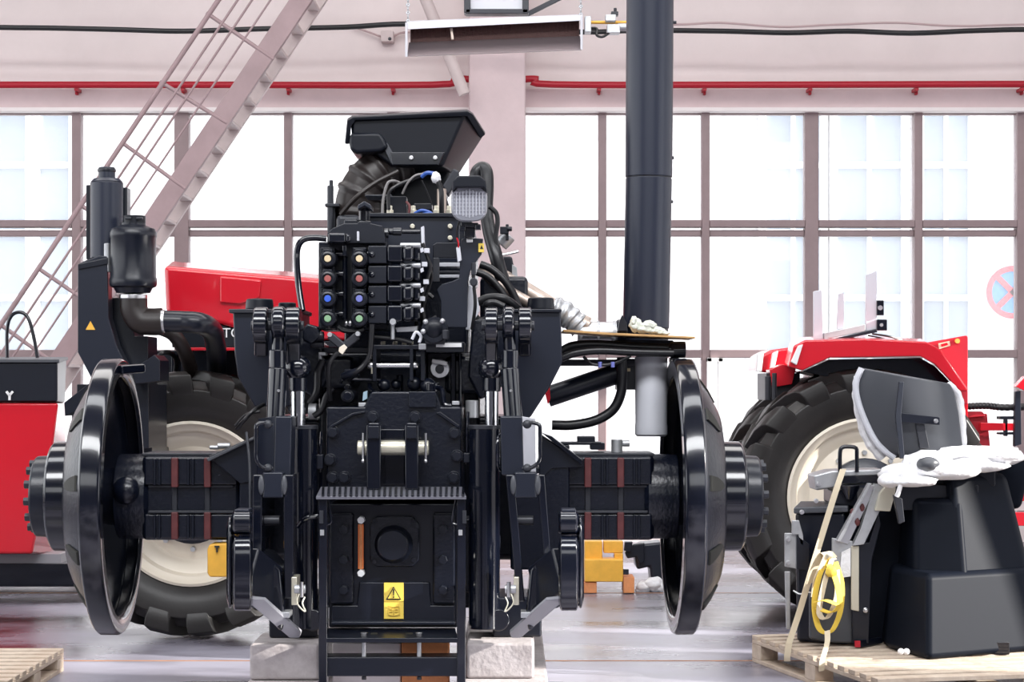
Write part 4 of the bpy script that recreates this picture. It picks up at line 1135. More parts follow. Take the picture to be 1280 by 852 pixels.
# -- tanks
def tank(pts, name, capx):
    M().poly(pts, 8.0, .35).done(name, NAVY, T, bev=.008)
tank([(291, 389), (376, 389), (376, 470), (362, 508), (318, 508), (297, 470), (293, 440)], 'side_tank', 324)
M().box(286, 386, 378, 391, 7.98, .38).done('tank_rim', DGR, T, bev=.003)
M().vcyl(324.5, 373.5, 387, 8.15, 16.5, 18).done('tank_cap', PLB, T, bev=.006)
M().vcyl(359, 378, 387, 8.2, 11).done('tank_cap', PLB, T, bev=.006)
tank([(640, 389), (701, 388), (703, 453), (687, 484), (664, 520), (640, 540)], 'side_tank', 676)
M().box(638, 386, 702, 390, 7.98, .38).done('tank_rim', BLS, T, bev=.003)
M().vcyl(676, 372, 387, 8.15, 16, 17.5).done('tank_cap', PLB, T, bev=.006)
M().poly([(681, 490), (687, 479), (688, 498), (685, 506)], 8.15, .02).done('red_hose_tag', RED, T, bev=0)
M().poly([(590, 400), (632, 392), (632, 480), (600, 500), (585, 470)], 7.95, .3).done('arm_casting', CST, T, bev=.012)
M().poly([(358, 394), (402, 430), (412, 470), (395, 500), (365, 480)], 7.95, .3).done('arm_casting', CST, T, bev=.012)

# -- lift linkage, left and right
def linkage(s, eye, rod, colx, tubex, frontx, sidex, forkL, forkR, blockx, cylx, bodyx):
    # rockshaft arm lobes
    dd = 7.62
    for x0, x1, y1 in eye[1:]:
        M().cyl(P(x0, 407, dd), P(x1, 407, dd), S(23, dd), None, 32).done('arm_lobe', BLK, T, bev=.006)
        M().hexa([P(x0, 400, dd - .05), P(x1, 400, dd - .05), P(x1, y1, dd + .05), P(x0, y1, dd + .05), P(x0, 385, dd + .06), P(x1, 385, dd + .06), P(x1, y1 - 15, dd + .45), P(x0, y1 - 15, dd + .45)]).done('lift_arm', BLK, T, bev=.01)
    e0, e1 = eye[0]
    ec = (e0 + e1) / 2
    M().cyl(P(e0, 403, dd - .03), P(e1, 403, dd - .03), S(20, dd), None, 32).done('rod_eye', BLK, T, bev=.014, seg=3)
    xs = [v for q in eye[1:] for v in q[:2]]
    M().hcyl(min(xs) - 4, max(xs) + 4, 407, dd, 6).done('arm_pin', DGR, T, bev=.002)
    M().bolt(ec, 520, 7.3, 2.0, .02) if False else None
    M().cyl(P(ec, 400, dd - .02), P(rod[0], 438, dd - .02), S(8, dd), S(7.5, dd)).done('rod_shank', BLK, T, bev=.004)
    M().cyl(P(rod[0], 437, dd - .03), P(rod[0], 460, dd - .03), S(10.5, dd)).done('rod_collar', BLK, T, bev=.004)
    M().cyl(P(rod[0] - s * .5, 460, dd - .03), P(rod[1], 530, dd - .05), S(11.5, dd)).done('rod_sleeve', BLK, T, bev=.006)
    M().fcyl(rod[0] + 1, 488, dd - .085, 1.8, .02, seg=10).done('grease_nipple', STL, T, bev=0)
    # square adjuster tube
    f0, f1 = frontx
    M().poly([(f0, 520), (f1, 520), (f1 + s * 2, 594), (f0 + s * 2, 594)], 7.44, .14).done('adjuster_tube', NAVY, T, bev=.006)
    a, b = sidex
    M().prism([P(a, 520 if s < 0 else 521, 7.445), P(b, 523, 7.56), P(b + s * 1, 594, 7.56), P(a + s * 2, 594, 7.445)], [q + Vector((0, .01, 0)) for q in (P(a, 520, 7.445), P(b, 523, 7.56), P(b + s * 1, 594, 7.56), P(a + s * 2, 594, 7.445))]).done('adjuster_side', NAVY if s < 0 else FLT, T, bev=.001)  # right tube's side face is painted pale for light from the right
    hx0, hx1 = (340, 320) if s < 0 else (654, 675)
    m1 = (hx0 + hx1) / 2
    M().ptube([(hx0, 530, 7.42), (m1, 528, 7.40), (hx1 - s * 1, 531, 7.39), (hx1, 540, 7.39), (hx1, 560, 7.39), (hx1, 572, 7.39), (hx1 - s * 3, 579, 7.39), (m1, 584, 7.40), (hx0, 585, 7.42)], 2.6, 12, 3).done('crank_handle', BLK, T, bev=0)
    for y in (530, 585):
        M().ball(P(hx0 + s * 5, y, 7.41), .016).done('handle_boss', DGR, T, bev=0)
    # fork
    for (x0, x1), (x2, x3), yb in ((forkL[0], forkL[1], forkL[2]), (forkR[0], forkR[1], forkR[2])):
        M().poly([(x0, 593), (x1, 593), (x3, yb), (x2, yb)], 7.40, .12).done('fork_plate', BLK, T, bev=.005)
    M().poly([(blockx[0], 590), (blockx[1], 590), (blockx[1] - 2, 606), (blockx[1], 622), (blockx[0], 622), (blockx[0] + 2, 606)], 7.39, .10).done('fork_block', NAVY, T, bev=.006)
    for x in (blockx[0] - 1, blockx[1] + 1):
        M().ball(P(x, 606, 7.40), .02, (.6, .6, 1.8)).done('weld_bead', GRY, T, bev=0)
    M().hcyl(blockx[0] + 2, blockx[1] - 4, 650, 7.46, 6).done('fork_pin', DGR, T, bev=.003)
    # hydraulic cylinder
    c = (cylx[0] + cylx[1]) / 2
    M().vcyl(c, 470, 534, 7.68, (cylx[1] - cylx[0]) / 2, seg=32).done('piston_rod', CHR, T, bev=.002)
    M().vcyl(c, 455, 489, 7.68, 11.5).ball(P(c, 460, 7.68), .05).done('rod_clevis', BLK, T, bev=.004)
    bc = (bodyx[0] + bodyx[1]) / 2
    br = (bodyx[1] - bodyx[0]) / 2
    M().vcyl(bc, 533, 785, 7.70, br, seg=40).done('cylinder_body', BLK, T, bev=.004)
    M().vcyl(bc, 531, 536, 7.70, br + .8, seg=40).done('cylinder_gland', DGR, T, bev=.002)
linkage(-1, ((340, 357), (318, 335, 446), (358, 376, 470)), (347, 344), 0, 0, (344, 365), (344, 323), ((316, 328), (315, 327), 738), ((354, 367), (355, 367), 748), (328, 354), (363, 382), (364, 397))
linkage(1, ((628, 643), (606, 622, 470), (648, 664, 446)), (637.5, 642), 0, 0, (625, 653), (653, 669), ((632, 643), (646, 656), 752), ((671, 681), (680, 689), 700), (643, 671), (606, 623), (586, 625))
M().ptube([(308, 540, 7.6), (312, 580, 7.55), (313, 640, 7.5)], 1.8, 8).done('rod_line', DGR, T, bev=0)
M().ptube([(627, 542, 7.5), (622, 550, 7.45), (622, 580, 7.45), (626, 588, 7.5)], 2, 10, 4).done('side_handle', BLK, T, bev=0)
M().ptube([(585, 515, 7.75), (584, 540, 7.72), (584, 570, 7.72), (583, 580, 7.72)], 2, 8).done('hydraulic_line', BLK, T, bev=0)
M().box(579, 566, 588, 578, 7.7, .06).done('line_fitting', BLS, T)
M().ptube([(402, 540, 7.75), (401, 560, 7.72), (400, 590, 7.72)], 1.8, 8).done('hydraulic_line', BLK, T, bev=0)
M().box(395, 568, 404, 586, 7.7, .06).done('line_fitting', BLS, T)

# lower link arms
def lower_link(s, X):
    # X maps a left-hand pixel to its own side
    M().poly([(X(316), 690), (X(333), 694), (X(350), 712), (X(356), 770), (X(352), 790), (X(312), 752)], 7.35, .25).done('link_arm', BLK, T, bev=.012)
    M().prism([P(X(311), 747, 7.10), P(X(330), 749, 7.12), P(X(376), 790, 7.5), P(X(374), 797, 7.5), P(X(362), 797, 7.48), P(X(312), 754, 7.10)], [q + Vector((0, .05, .003)) for q in (P(X(311), 747, 7.10), P(X(330), 749, 7.12), P(X(376), 790, 7.5), P(X(374), 797, 7.5), P(X(362), 797, 7.48), P(X(312), 754, 7.10))]).done('link_foot', LGR, T, bev=.004)
    # hook end: upright rounded claw
    sx = lambda a, b: (X(a), X(b)) if s < 0 else (X(b), X(a))
    x0, x1 = sx(289, 316)
    d = 7.05
    def claw(x0, x1, y0, y1, d0, d1, r):
        rings = []
        n = 14
        for x, g in ((x0, .8), (x0 + 3, 1), (x1 - 3, 1), (x1, .8)):
            ring = []
            for k in range(n * 2):
                a = 2 * PI * k / (n * 2)
                cy = (y0 + y1) / 2; hy = (y1 - y0) / 2 * g
                dy = (d0 + d1) / 2 + (d1 - d0) / 2 * g * math.copysign(abs(math.cos(a)) ** .5, math.cos(a))
                ring.append(P(x, cy + hy * math.copysign(abs(math.sin(a)) ** .5, math.sin(a)), dy))
            rings.append(ring)
        return M().loft(rings)
    claw(x0 + 1, x1, 669, 763, d, d + .22, 0).done('hook_claw', BLK, T, bev=.004, smooth=60)
    a, b = sx(283, 292)
    claw(a, b, 645, 760, d + .06, d + .26, 0).done('hook_plate', BLK, T, bev=.004, smooth=60)
    a, b = sx(290, 315)
    claw(a, b, 638, 668, d + .04, d + .2, 0).done('hook_latch', BLK, T, bev=.006, smooth=60)
    a, b = sx(292, 312)
    M().box(a + 1, 636.5, b - 1, 640, d + .06, .1).done('latch_top', NAVY, T, bev=.003)
    M().bar(P(X(303), 710, d + .2), P(X(335), 735, 7.4), .09, .16).done('link_bar', BLS, T, bev=.01)
    # sway block, plate, linch pin
    _a = P(sx(336, 397)[0], 746, 7.72); _b = P(sx(336, 397)[1], 746, 7.72)
    M().wbox(_a.x, _b.x, 7.72, 8.06, P(0, 804.5 if s < 0 else 803.5, 7.55).z + .001, _a.z).done('link_base', BLS, T, bev=.01)
    M().fcyl(X(390), 775, 7.66, 14, .1).done('base_boss', BLK, T, bev=.006)
    a, b = sx(364, 371)
    M().box(a, 721, b, 756, 7.38, .12).done('pale_stop_plate', PIN, T, bev=.003)
    M().hcyl(*sx(368, 382), 736, 7.36, 5.5).done('pivot_pin', GAL, T, bev=.002)
    M().vcyl(X(377), 727, 746, 7.34, 2.6, seg=12).done('linch_pin', STL, T, bev=0)
    M().ptube([(X(374), 742, 7.33), (X(371), 752, 7.32), (X(376), 760, 7.31), (X(382), 764, 7.31), (X(378), 754, 7.32), (X(381), 746, 7.33)], 1.0, 8, 4).done('pin_clip', PIN, T, bev=0)
    a, b = sx(350, 362)
    M().box(a, 765, b, 772, 7.32, .1).done('foot_pad', GAL, T, bev=.002)
lower_link(-1, lambda x: x)
lower_link(1, lambda x: 1013 - x)
M().ptube([(372, 658, 7.6), (382, 648, 7.58), (398, 645, 7.58), (410, 646, 7.6)], 3, 10).done('sway_link', BLK, T, bev=0)
M().poly([(578, 648), (600, 646), (615, 652), (623, 668), (623, 740), (578, 740)], 7.75, .2).done('sway_plate', CST, T, bev=.01)
M().ptube([(577, 647, 7.72), (602, 646, 7.72), (616, 652, 7.72), (623, 668, 7.72), (623, 690, 7.72)], 2, 10).done('sway_edge', NAVY, T, bev=0)
# -- spool valve block
vd = 7.72
M().box(398, 302, 484, 412, vd + .16, .3).done('valve_body', BLS, T, bev=.006)
caps = [(CYEL, CYEL), (CRED, CRED), (CBLU, CLIL), (CGRN, CGRN)]
for r, y in enumerate((323, 348, 373, 398)):
    for c, x in enumerate((409.5, 449)):
        h = M().box(x - 9, y - 14, x + 9, y + 12, vd + .06, .12).fcyl(x, y, vd, 10.3, .1, 11).box(x - 6, y - 12, x + 6, y - 6, vd - .005, .08).done('coupler', PLB, T, bev=.005)
        M().lathe([(S(8.6, vd), .02), (S(8.6, vd), -.006), (S(6.5, vd), -.008), (S(6.0, vd), .012), (.001, .012)], P(x, y, vd), (0, 1, 0), 32).done('coupler_ring', BLS, h, bev=0)
        M().fcyl(x, y, vd - .004, 4.4, .03).done('coupler_cap', caps[r][c], h, bev=.002)
        M().hcyl(x + 10, x + 20, y - 6, vd + .1, 4).done('coupler_port', BLK, h, bev=.002)
    yt = y - 17
    M().box(460, yt + 1, 483.5, yt + 23, vd + .04, .2).done('spool_section', BLS, T, bev=.004)
    M().box(484, yt, 503, yt + 21, vd + .03, .18).done('spool_section', BLK, T, bev=.008, seg=3)
    M().hcyl(500, 526, yt + .5, vd + .06, 3.2, 16).done('solenoid_glint', GAL, T, bev=.003)  # silver rods put in for the gloss along the upper edges
    M().hexa([P(503, yt + 1, vd + .02), P(503, yt + 21, vd + .02), P(517, yt + 20, vd + .02), P(517, yt - 1, vd + .02), P(503, yt + 1, vd + .19), P(503, yt + 21, vd + .19), P(517, yt + 20, vd + .19), P(517, yt - 1, vd + .19)]).done('spool_housing', BLK, T, bev=.016, seg=3)
    M().hcyl(505, 524, yt + 5, vd + .09, 6.5).hcyl(505, 524, yt + 14, vd + .09, 6.5).done('solenoid', BLK, T, bev=.004)
    M().box(516, yt - 1, 525, yt + 20, vd + .06, .14).done('solenoid_end', BLK, T, bev=.012, seg=3)
    M().ball(P(465, y - 5, vd + .04), .012).done('section_plug', BLK, T, bev=0)
    M().hexa([P(525, yt + 5, vd + .05), P(529, yt + 3, vd + .05), P(530, yt + 8, vd + .05), P(526, yt + 10, vd + .05), P(525, yt + 5, vd + .08), P(529, yt + 3, vd + .08), P(530, yt + 8, vd + .08), P(526, yt + 10, vd + .08)]).done('white_connector', FLT, T, bev=.001)
M().box(428, 306, 433, 320, vd + .05, .1).vcyl(431, 320, 400, vd + .1, 3).done('valve_rod', BLK, T)
M().ball(P(433, 404, vd + .1), .012).ball(P(438, 404, vd + .1), .012).done('steel_nuts', STL, T, bev=0)
M().poly([(409, 304), (409, 291), (416, 285), (430, 279), (447, 279), (447, 277), (463, 277), (463, 279), (478, 282), (481, 296), (481, 304)], vd + .1, .22).done('valve_top', BLS, T, bev=.01)
M().box(410, 291, 432, 303, vd + .02, .14).hexa([P(432, 291, vd + .02), P(438, 294, vd + .02), P(438, 302, vd + .02), P(432, 303, vd + .02), P(432, 291, vd + .16), P(438, 294, vd + .16), P(438, 302, vd + .16), P(432, 303, vd + .16)]).done('valve_port', BLK, T, bev=.008)
M().box(430, 274, 448, 282, vd + .14, .12).done('valve_port', BLS, T, bev=.006)
M().box(446, 289, 449, 301, vd + .08, .04).done('pale_clip', FLT, T, bev=.002)
t_ = M().vcyl(455.5, 276, 281, vd + .16, 9.5, seg=6).vcyl(455.5, 258, 277, vd + .16, 8, seg=6).done('turret', BLK, T, bev=.006)
M().prism([P(447, 262, vd + .08), P(447, 256, vd + .08), P(455.5, 251, vd + .08), P(464, 256, vd + .08), P(464, 262, vd + .08), P(455.5, 257, vd + .08)], [q + Vector((0, .14, 0)) for q in (P(447, 262, vd + .08), P(447, 256, vd + .08), P(455.5, 251, vd + .08), P(464, 256, vd + .08), P(464, 262, vd + .08), P(455.5, 257, vd + .08))]).done('turret_cap', NAVY, t_, bev=.004)
M().hcyl(480, 486, 291, vd + .16, 6.5, 8).hcyl(486, 492, 289.5, vd + .16, 4).hcyl(491, 502, 289.5, vd + .16, 5).hcyl(502, 526, 289.5, vd + .16, 2.6).done('valve_fitting', BLK, T, bev=.003)
M().ptube([(408, 298, vd + .1), (392, 297, vd + .1), (380, 299, vd + .1), (373, 307, vd + .1), (371, 322, vd + .1), (373, 355, vd + .08), (378, 388, vd + .05)], 4, 14, 6).done('steel_pipe', BLK, T, bev=0)
M().poly([(526, 284), (530, 282), (531, 312), (527, 312)], vd + .14, .05).done('pale_bracket', FLT, T, bev=.002)
M().ptube([(528, 304, vd + .1), (534, 320, vd + .1), (538, 333, vd + .1), (534, 350, vd + .1), (528, 368, vd + .1), (522, 388, vd + .1), (520, 412, vd + .15)], 2.4, 10).done('wire_loom', RUB, T, bev=0)
M().ptube([(536, 330, vd + .16), (540, 345, vd + .16), (535, 365, vd + .16), (527, 395, vd + .16), (528, 420, vd + .2)], 1.8, 8).done('wire_loom', RUB, T, bev=0)
for x, y in ((534, 313), (531, 330), (533, 352), (528, 373)):
    M().box(x - 4, y - 3, x + 3, y + 3, vd + .08, .03).done('white_connector', FLT, T, bev=.002)
# fittings under the valve block
M().bar(P(412, 419, vd), P(430, 434, vd), .03, .03).done('elbow_fitting', DGR, T, bev=.006)
M().bar(P(447, 419, vd + .02), P(429, 434, vd + .02), .03, .03).done('elbow_fitting', DGR, T, bev=.006)
M().fcyl(412, 418, vd - .02, 3, .05).fcyl(447, 417, vd - .01, 3, .05).done('fitting_nut', GAL, T, bev=.001)
M().poly([(424, 434), (430, 430), (434, 434), (428, 443), (423, 439)], vd - .03, .02).done('cream_cable_tie', CRM, T, bev=.002)
M().ptube([(428, 438, vd), (417, 446, vd), (411, 458, vd), (411, 480, vd + .02), (413, 500, vd + .05)], 3, 10).done('hose', RUB, T, bev=0)
M().ptube([(465, 405, vd), (464, 425, vd), (462, 444, vd), (455, 456, vd), (444, 466, vd), (436, 474, vd + .05)], 3.6, 12).done('hose', RUB, T, bev=0)
M().ptube([(430, 470, vd + .05), (436, 468, vd + .02), (447, 464, vd)], 5, 12).done('hose_end', BLS, T, bev=0)
M().ptube([(422, 408, vd + .05), (430, 413, vd + .05), (445, 414, vd + .05), (455, 411, vd + .05)], 3, 10).done('hose', RUB, T, bev=0)
M().ptube([(466, 420, vd + .1), (485, 422, vd + .1), (500, 424, vd + .1), (515, 428, vd + .1)], 3, 10).done('hose', RUB, T, bev=0)
M().vcyl(491, 398, 424, vd + .05, 2.5).fcyl(491, 402, vd + .02, 4, .05).done('drain_fitting', GAL, T, bev=.001)
M().poly([(494, 409), (522, 407), (522, 414), (496, 415)], vd + .1, .06).done('pale_bracket', GAL, T, bev=.002)
M().ptube([(515, 424, vd), (520, 415, vd), (526, 420, vd), (524, 428, vd)], 2, 8).done('white_wire', FLT, T, bev=0)
M().poly([(378, 412), (384, 404), (398, 408), (401, 420), (390, 430), (378, 425)], vd + .08, .1).done('arm_bracket', CST, T, bev=.008)
M().hcyl(386, 405, 420, vd + .1, 6).hcyl(388, 405, 430, vd + .12, 5).done('hydraulic_fitting', BLS, T, bev=.004)
M().ptube([(387, 505, 7.9), (396, 490, 7.9), (398, 465, 7.9), (404, 450, 7.9)], 5, 12).done('hose', RUB, T, bev=0)
M().ptube([(392, 520, 7.8), (402, 512, 7.8), (408, 495, 7.8), (416, 485, 7.8)], 4, 12).done('hose', RUB, T, bev=0)
M().hcyl(386, 396, 514, 7.85, 10).done('chrome_fitting', GAL, T, bev=.003)
M().vcyl(590, 500, 522, 7.9, 8).done('chrome_fitting', GAL, T, bev=.003)
M().ptube([(296, 536, 7.9), (306, 524, 7.85), (318, 512, 7.85), (330, 505, 7.9)], 2.5, 8).ptube([(294, 532, 7.9), (308, 518, 7.9), (325, 514, 7.9)], 2, 8).done('wire_loom', RUB, T, bev=0)

# -- plate behind the valves, sensors and wires
M().box(447, 270, 574, 332, 8.12, .03).done('mounting_plate', NAVY, T, bev=.004)
M().box(452, 266, 574, 271, 8.1, .2).done('plate_top', BLS, T, bev=.003)
for x, y in ((562.5, 282.5), (562.5, 297), (515.5, 282.5)):
    M().fcyl(x, y, 8.09, 3, .03).done('zinc_bolt', PIN, T, bev=.003)
for x in (487.5, 516.5, 545.5, 561.5):
    M().vcyl(x, 262, 268, 8.15, 4.6, seg=6).vcyl(x, 257, 263, 8.15, 3).done('zinc_bolt', PIN, T, bev=.002)
M().box(486, 245, 508, 268, 8.2, .1).done('relay_box', PLB, T)
M().box(456, 243, 490, 246, 8.25, .15).done('shelf_plate', BLS, T)
M().ptube([(478, 270, 8.14), (479, 250, 8.14), (484, 230, 8.14), (491, 226, 8.15), (499, 228, 8.2)], 1.8, 8).done('grey_wire', WGRY, T, bev=0)
M().ptube([(486, 262, 8.14), (486, 242, 8.14), (496, 232, 8.14), (515, 224, 8.15), (532, 216, 8.15)], 2.2, 8).done('black_wire', RUB, T, bev=0)
M().ptube([(503, 242, 8.16), (510, 228, 8.14), (520, 219, 8.14), (534, 217, 8.15)], 1.4, 8).done('grey_wire', WGRY, T, bev=0)
M().ptube([(527, 221, 8.12), (534, 216, 8.11), (543, 217, 8.11)], 2.5, 8).done('blue_wire', WBLU, T, bev=0)
M().ball(P(545, 222, 8.1), .015, (1.2, 1, 1.5), .2).done('white_plug', WPL, T, bev=0)
M().ptube([(546, 224, 8.1), (551, 236, 8.1), (552, 250, 8.1), (552, 268, 8.12)], 3.2, 10).done('wire_loom', RUB, T, bev=0)
M().ptube([(518, 267, 8.13), (526, 263, 8.12), (534, 264, 8.12), (541, 268, 8.12)], 2, 8).ptube([(522, 270, 8.12), (530, 267, 8.11), (540, 266, 8.11)], 1.6, 8).done('blue_wire', WBLU, T, bev=0)
M().ptube([(508, 252, 8.14), (512, 258, 8.13), (511, 268, 8.13)], 1.6, 8).done('red_brown_wire', RST, T, bev=0)
M().ptube([(527, 225, 8.2), (534, 240, 8.2), (540, 256, 8.2)], 1, 6).done('black_wire', RUB, T, bev=0)
M().box(517, 254, 540, 262, 8.25, .1).done('bracket', BLS, T)

# -- air intake box, bellows and engine top
hf = 8.9
top_f = [(440, 148), (582, 142), (555, 206), (553, 217), (490, 217), (478, 190), (440, 190)]
M().hull([P(440, 148, hf), P(582, 142, hf), P(553, 208, hf), P(490, 208, hf), P(476, 170, hf), P(440, 170, hf), P(438, 149, hf + .45), P(606, 168, hf + .30), P(574, 218, hf + .35), P(492, 218, hf + .4), P(440, 172, hf + .4)]).done('intake_hopper', PLB, T, bev=.012)
M().prism([P(434, 150, hf - .02), P(441, 146, hf - .02), P(584, 138.5, hf - .02), P(591, 143, hf - .02), P(607, 168, hf + .26), P(600, 173, hf + .26), P(583, 145, hf - .02), P(444, 151, hf - .02), P(439, 158, hf - .02), P(437, 180, hf - .02), P(431, 180, hf - .02)],
          [P(434, 148, hf + .5), P(441, 144, hf + .5), P(584, 136.5, hf + .5), P(591, 141, hf + .5), P(607, 166, hf + .5), P(600, 171, hf + .5), P(583, 143, hf + .5), P(444, 149, hf + .5), P(439, 156, hf + .5), P(437, 178, hf + .5), P(431, 178, hf + .5)]).done('hopper_lip', PLB, T, bev=.006)
M().poly([(437, 168), (441, 165), (475, 165), (480, 172), (486, 184), (476, 190), (445, 192), (438, 188), (436, 178)], hf - .04, .3).done('hopper_pod', PLB, T, bev=.02, seg=3)
M().poly([(478, 182), (484, 178), (496, 200), (490, 206)], hf - .02, .2).done('hopper_chamfer', GRY, T, bev=.004)
M().poly([(488, 190), (556, 190), (548, 206), (490, 206)], hf - .03, .03).done('bolt_flange', BLK, T, bev=.003)
for x in (514, 544):
    M().fcyl(x, 197, hf - .045, 2.8, .03).done('silver_bolt', STL, T, bev=.003)
M().poly([(484, 200), (565, 206), (556, 240), (566, 272), (450, 272), (450, 240)], hf + .25, .4).done('intake_duct', PLB, T, bev=.02)
M().poly([(553, 232), (567, 210), (574, 214), (573, 225), (560, 245)], hf - .05, .1).done('duct_bracket', DGR, T, bev=.008)
M().vcyl(552, 236, 270, hf - .1, 6).done('duct_pipe', TAN, T, bev=.003)
M().ptube([(500, 206, hf + .15), (480, 212, hf + .12), (460, 228, hf + .1), (448, 252, hf + .1), (446, 285, hf + .12)], lambda t: S(28 + 3 * math.sin(t * PI), hf), 28, 6) if False else None
def bellows():
    pts = spline([P(504, 200, hf + .15), P(482, 210, hf + .12), P(462, 226, hf + .10), P(450, 250, hf + .10), P(447, 285, hf + .12)], 12)
    t0 = (pts[1] - pts[0]).normalized(); u = t0.orthogonal().normalized()
    R = []
    n = len(pts)
    for i, p in enumerate(pts):
        a = pts[max(i - 1, 0)]; b_ = pts[min(i + 1, n - 1)]
        t = (b_ - a).normalized(); u = (u - t * u.dot(t)).normalized(); v = t.cross(u)
        r = S(27 + 4 * (i / n), hf) * (1.0 + (.10 if i % 8 in (0, 1) else 0))
        R.append([p + (u * math.cos(2 * PI * k / 32) + v * math.sin(2 * PI * k / 32)) * r for k in range(32)])
    return M().loft(R)
bellows().done('air_bellows', BRN, T, bev=0, smooth=60)
M().ptube([(498, 214, hf - .11), (470, 228, hf - .12), (444, 248, hf - .12), (426, 268, hf - .08)], 3, 8).done('bellows_seam', BRN, T, bev=0)
M().vcyl(413, 232, 290, hf, 4).vcyl(414, 225, 233, hf, 2.5).box(406, 254, 424, 258, hf - .02, .06).box(409, 258, 419, 290, hf + .02, .06).done('side_fitting', DGR, T, bev=.003)
M().box(420, 268, 450, 300, hf - .1, .3).done('bellows_clamp', DGR, T, bev=.02)

# -- work lamp and its bracket
wl = 7.78
M().poly([(576, 300), (580, 297), (604, 298), (602, 318), (596, 326), (588, 338), (585, 352), (584, 409), (560, 409), (551, 401), (551, 376), (546, 362), (552, 355), (566, 351), (574, 347)], wl + .1, .012).done('lamp_bracket', NAVY, T, bev=.003)
M().poly([(541, 306), (546, 303), (574, 303), (574, 322), (549, 322), (549, 349), (541, 349)], wl + .16, .02).done('lamp_bracket_plate', BLS, T, bev=.003)
M().box(541, 322, 549, 352, wl + .15, .04).box(549, 338, 574, 341, wl + .3, .03).done('bracket_strip', DGR, T, bev=.002)
M().box(549, 328, 585, 333, wl + .3, .02).box(549, 343, 578, 347, wl + .3, .02).done('pale_strip', FLT, T, bev=.002)  # pale strips put in for the bright window behind the gap
def rrect(x, y, hw, hh, r, d, n=5):
    pts = []
    for cx_, cy_, a0 in ((x + hw - r, y - hh + r, -90), (x + hw - r, y + hh - r, 0), (x - hw + r, y + hh - r, 90), (x - hw + r, y - hh + r, 180)):
        for k in range(n + 1):
            a = math.radians(a0 + 90 * k / n)
            pts.append((cx_ + r * math.cos(a), cy_ + r * math.sin(a)))
    return pts
L = M().poly(rrect(586.5, 253.5, 23, 24, 16.5, wl), wl + .0, .10, back=rrect(586.5, 250, 18, 18, 10, wl)).done('lamp_housing', LGR, T, bev=.006)
M().poly(rrect(586.5, 254, 21.5, 22, 15, wl), wl - .012, .02).done('lamp_lens', LENS_D, L, bev=.005)
k = M()
for i in range(9):
    x = 570 + i * 4.1
    k.vcyl(x, 236 + abs(i - 4) * 1.2, 272 - abs(i - 4) * 1.2, wl - .012, 1.1, seg=6)
for i in range(7):
    y = 240 + i * 4.6
    k.hcyl(567, 606, y, wl - .012, .6, 6)
k.done('lens_flutes', LENS_W, L, bev=0)
M().poly([(565, 240), (566, 226), (572, 219.5), (600, 219), (607, 226), (609, 240), (604, 234), (570, 234)], wl - .05, .12).done('lamp_hood', PLB, L, bev=.006)
M().box(576, 278, 598, 284, wl + .03, .06).box(580, 284, 594, 296, wl + .05, .05).box(574, 282, 582, 288, wl + .02, .05).box(594, 280, 601, 287, wl + .02, .05).done('lamp_mount', BLK, L, bev=.004)
M().box(583, 298, 591, 303, wl + .09, .02).done('steel_nut', STL, T, bev=.002)
M().box(598, 304, 605, 315, wl + .09, .02).done('yellow_sticker', LBL, T, bev=.001)
M().poly([(602, 306), (604.2, 311), (600, 311)], wl + .088, .002).done('sticker_mark', INK, T, bev=0)
M().poly([(570, 309), (575, 307), (577, 325), (572, 328)], wl + .07, .03).done('pale_connector', FLT, T, bev=.003)
M().ptube([(574, 276, wl + .05), (571, 290, wl + .06), (573, 308, wl + .08)], 1.2, 8).done('black_wire', RUB, T, bev=0)
M().ptube([(571, 297, wl + .06), (573, 303, wl + .06), (573, 309, wl + .07)], 1.0, 8).done('red_wire', RED, T, bev=0)
M().fcyl(542.5, 412, 7.74, 16, .12, 17).done('sensor_dome', BLS, T, bev=0)
M().ball(P(542.5, 411, 7.76), S(15, 7.74), (1, .7, 1)).done('dome_cover', PLB, T, bev=0)
M().vcyl(557, 412, 424, 7.72, 4.5).box(531, 420, 556, 430, 7.76, .1).done('dome_fitting', DGR, T, bev=.004)
for x, y in ((532, 402), (553, 401), (529, 414)):
    M().ball(P(x, y, 7.7), .01).done('dome_screw', GAL, T, bev=0)
M().poly([(586, 355), (595, 362), (600, 388), (586, 412), (582, 412), (584, 380)], wl + .14, .01).done('pale_side_plate', FLT, T, bev=.002)
M().ptube([(592, 330, wl + .1), (592, 352, wl + .1), (594, 380, wl + .1), (590, 412, wl + .12)], 2.2, 8).done('black_wire', RUB, T, bev=0)
M().vcyl(592, 328, 344, wl + .06, 3).fcyl(592, 352, wl + .04, 5, .05).done('hose_joint', DGR, T, bev=.003)
M().ptube([(541, 372, wl + .1), (534, 368, wl + .1), (529, 385, wl + .1), (532, 402, wl + .1), (545, 396, wl + .12)], 2.6, 8).done('wire_loom', RUB, T, bev=0)

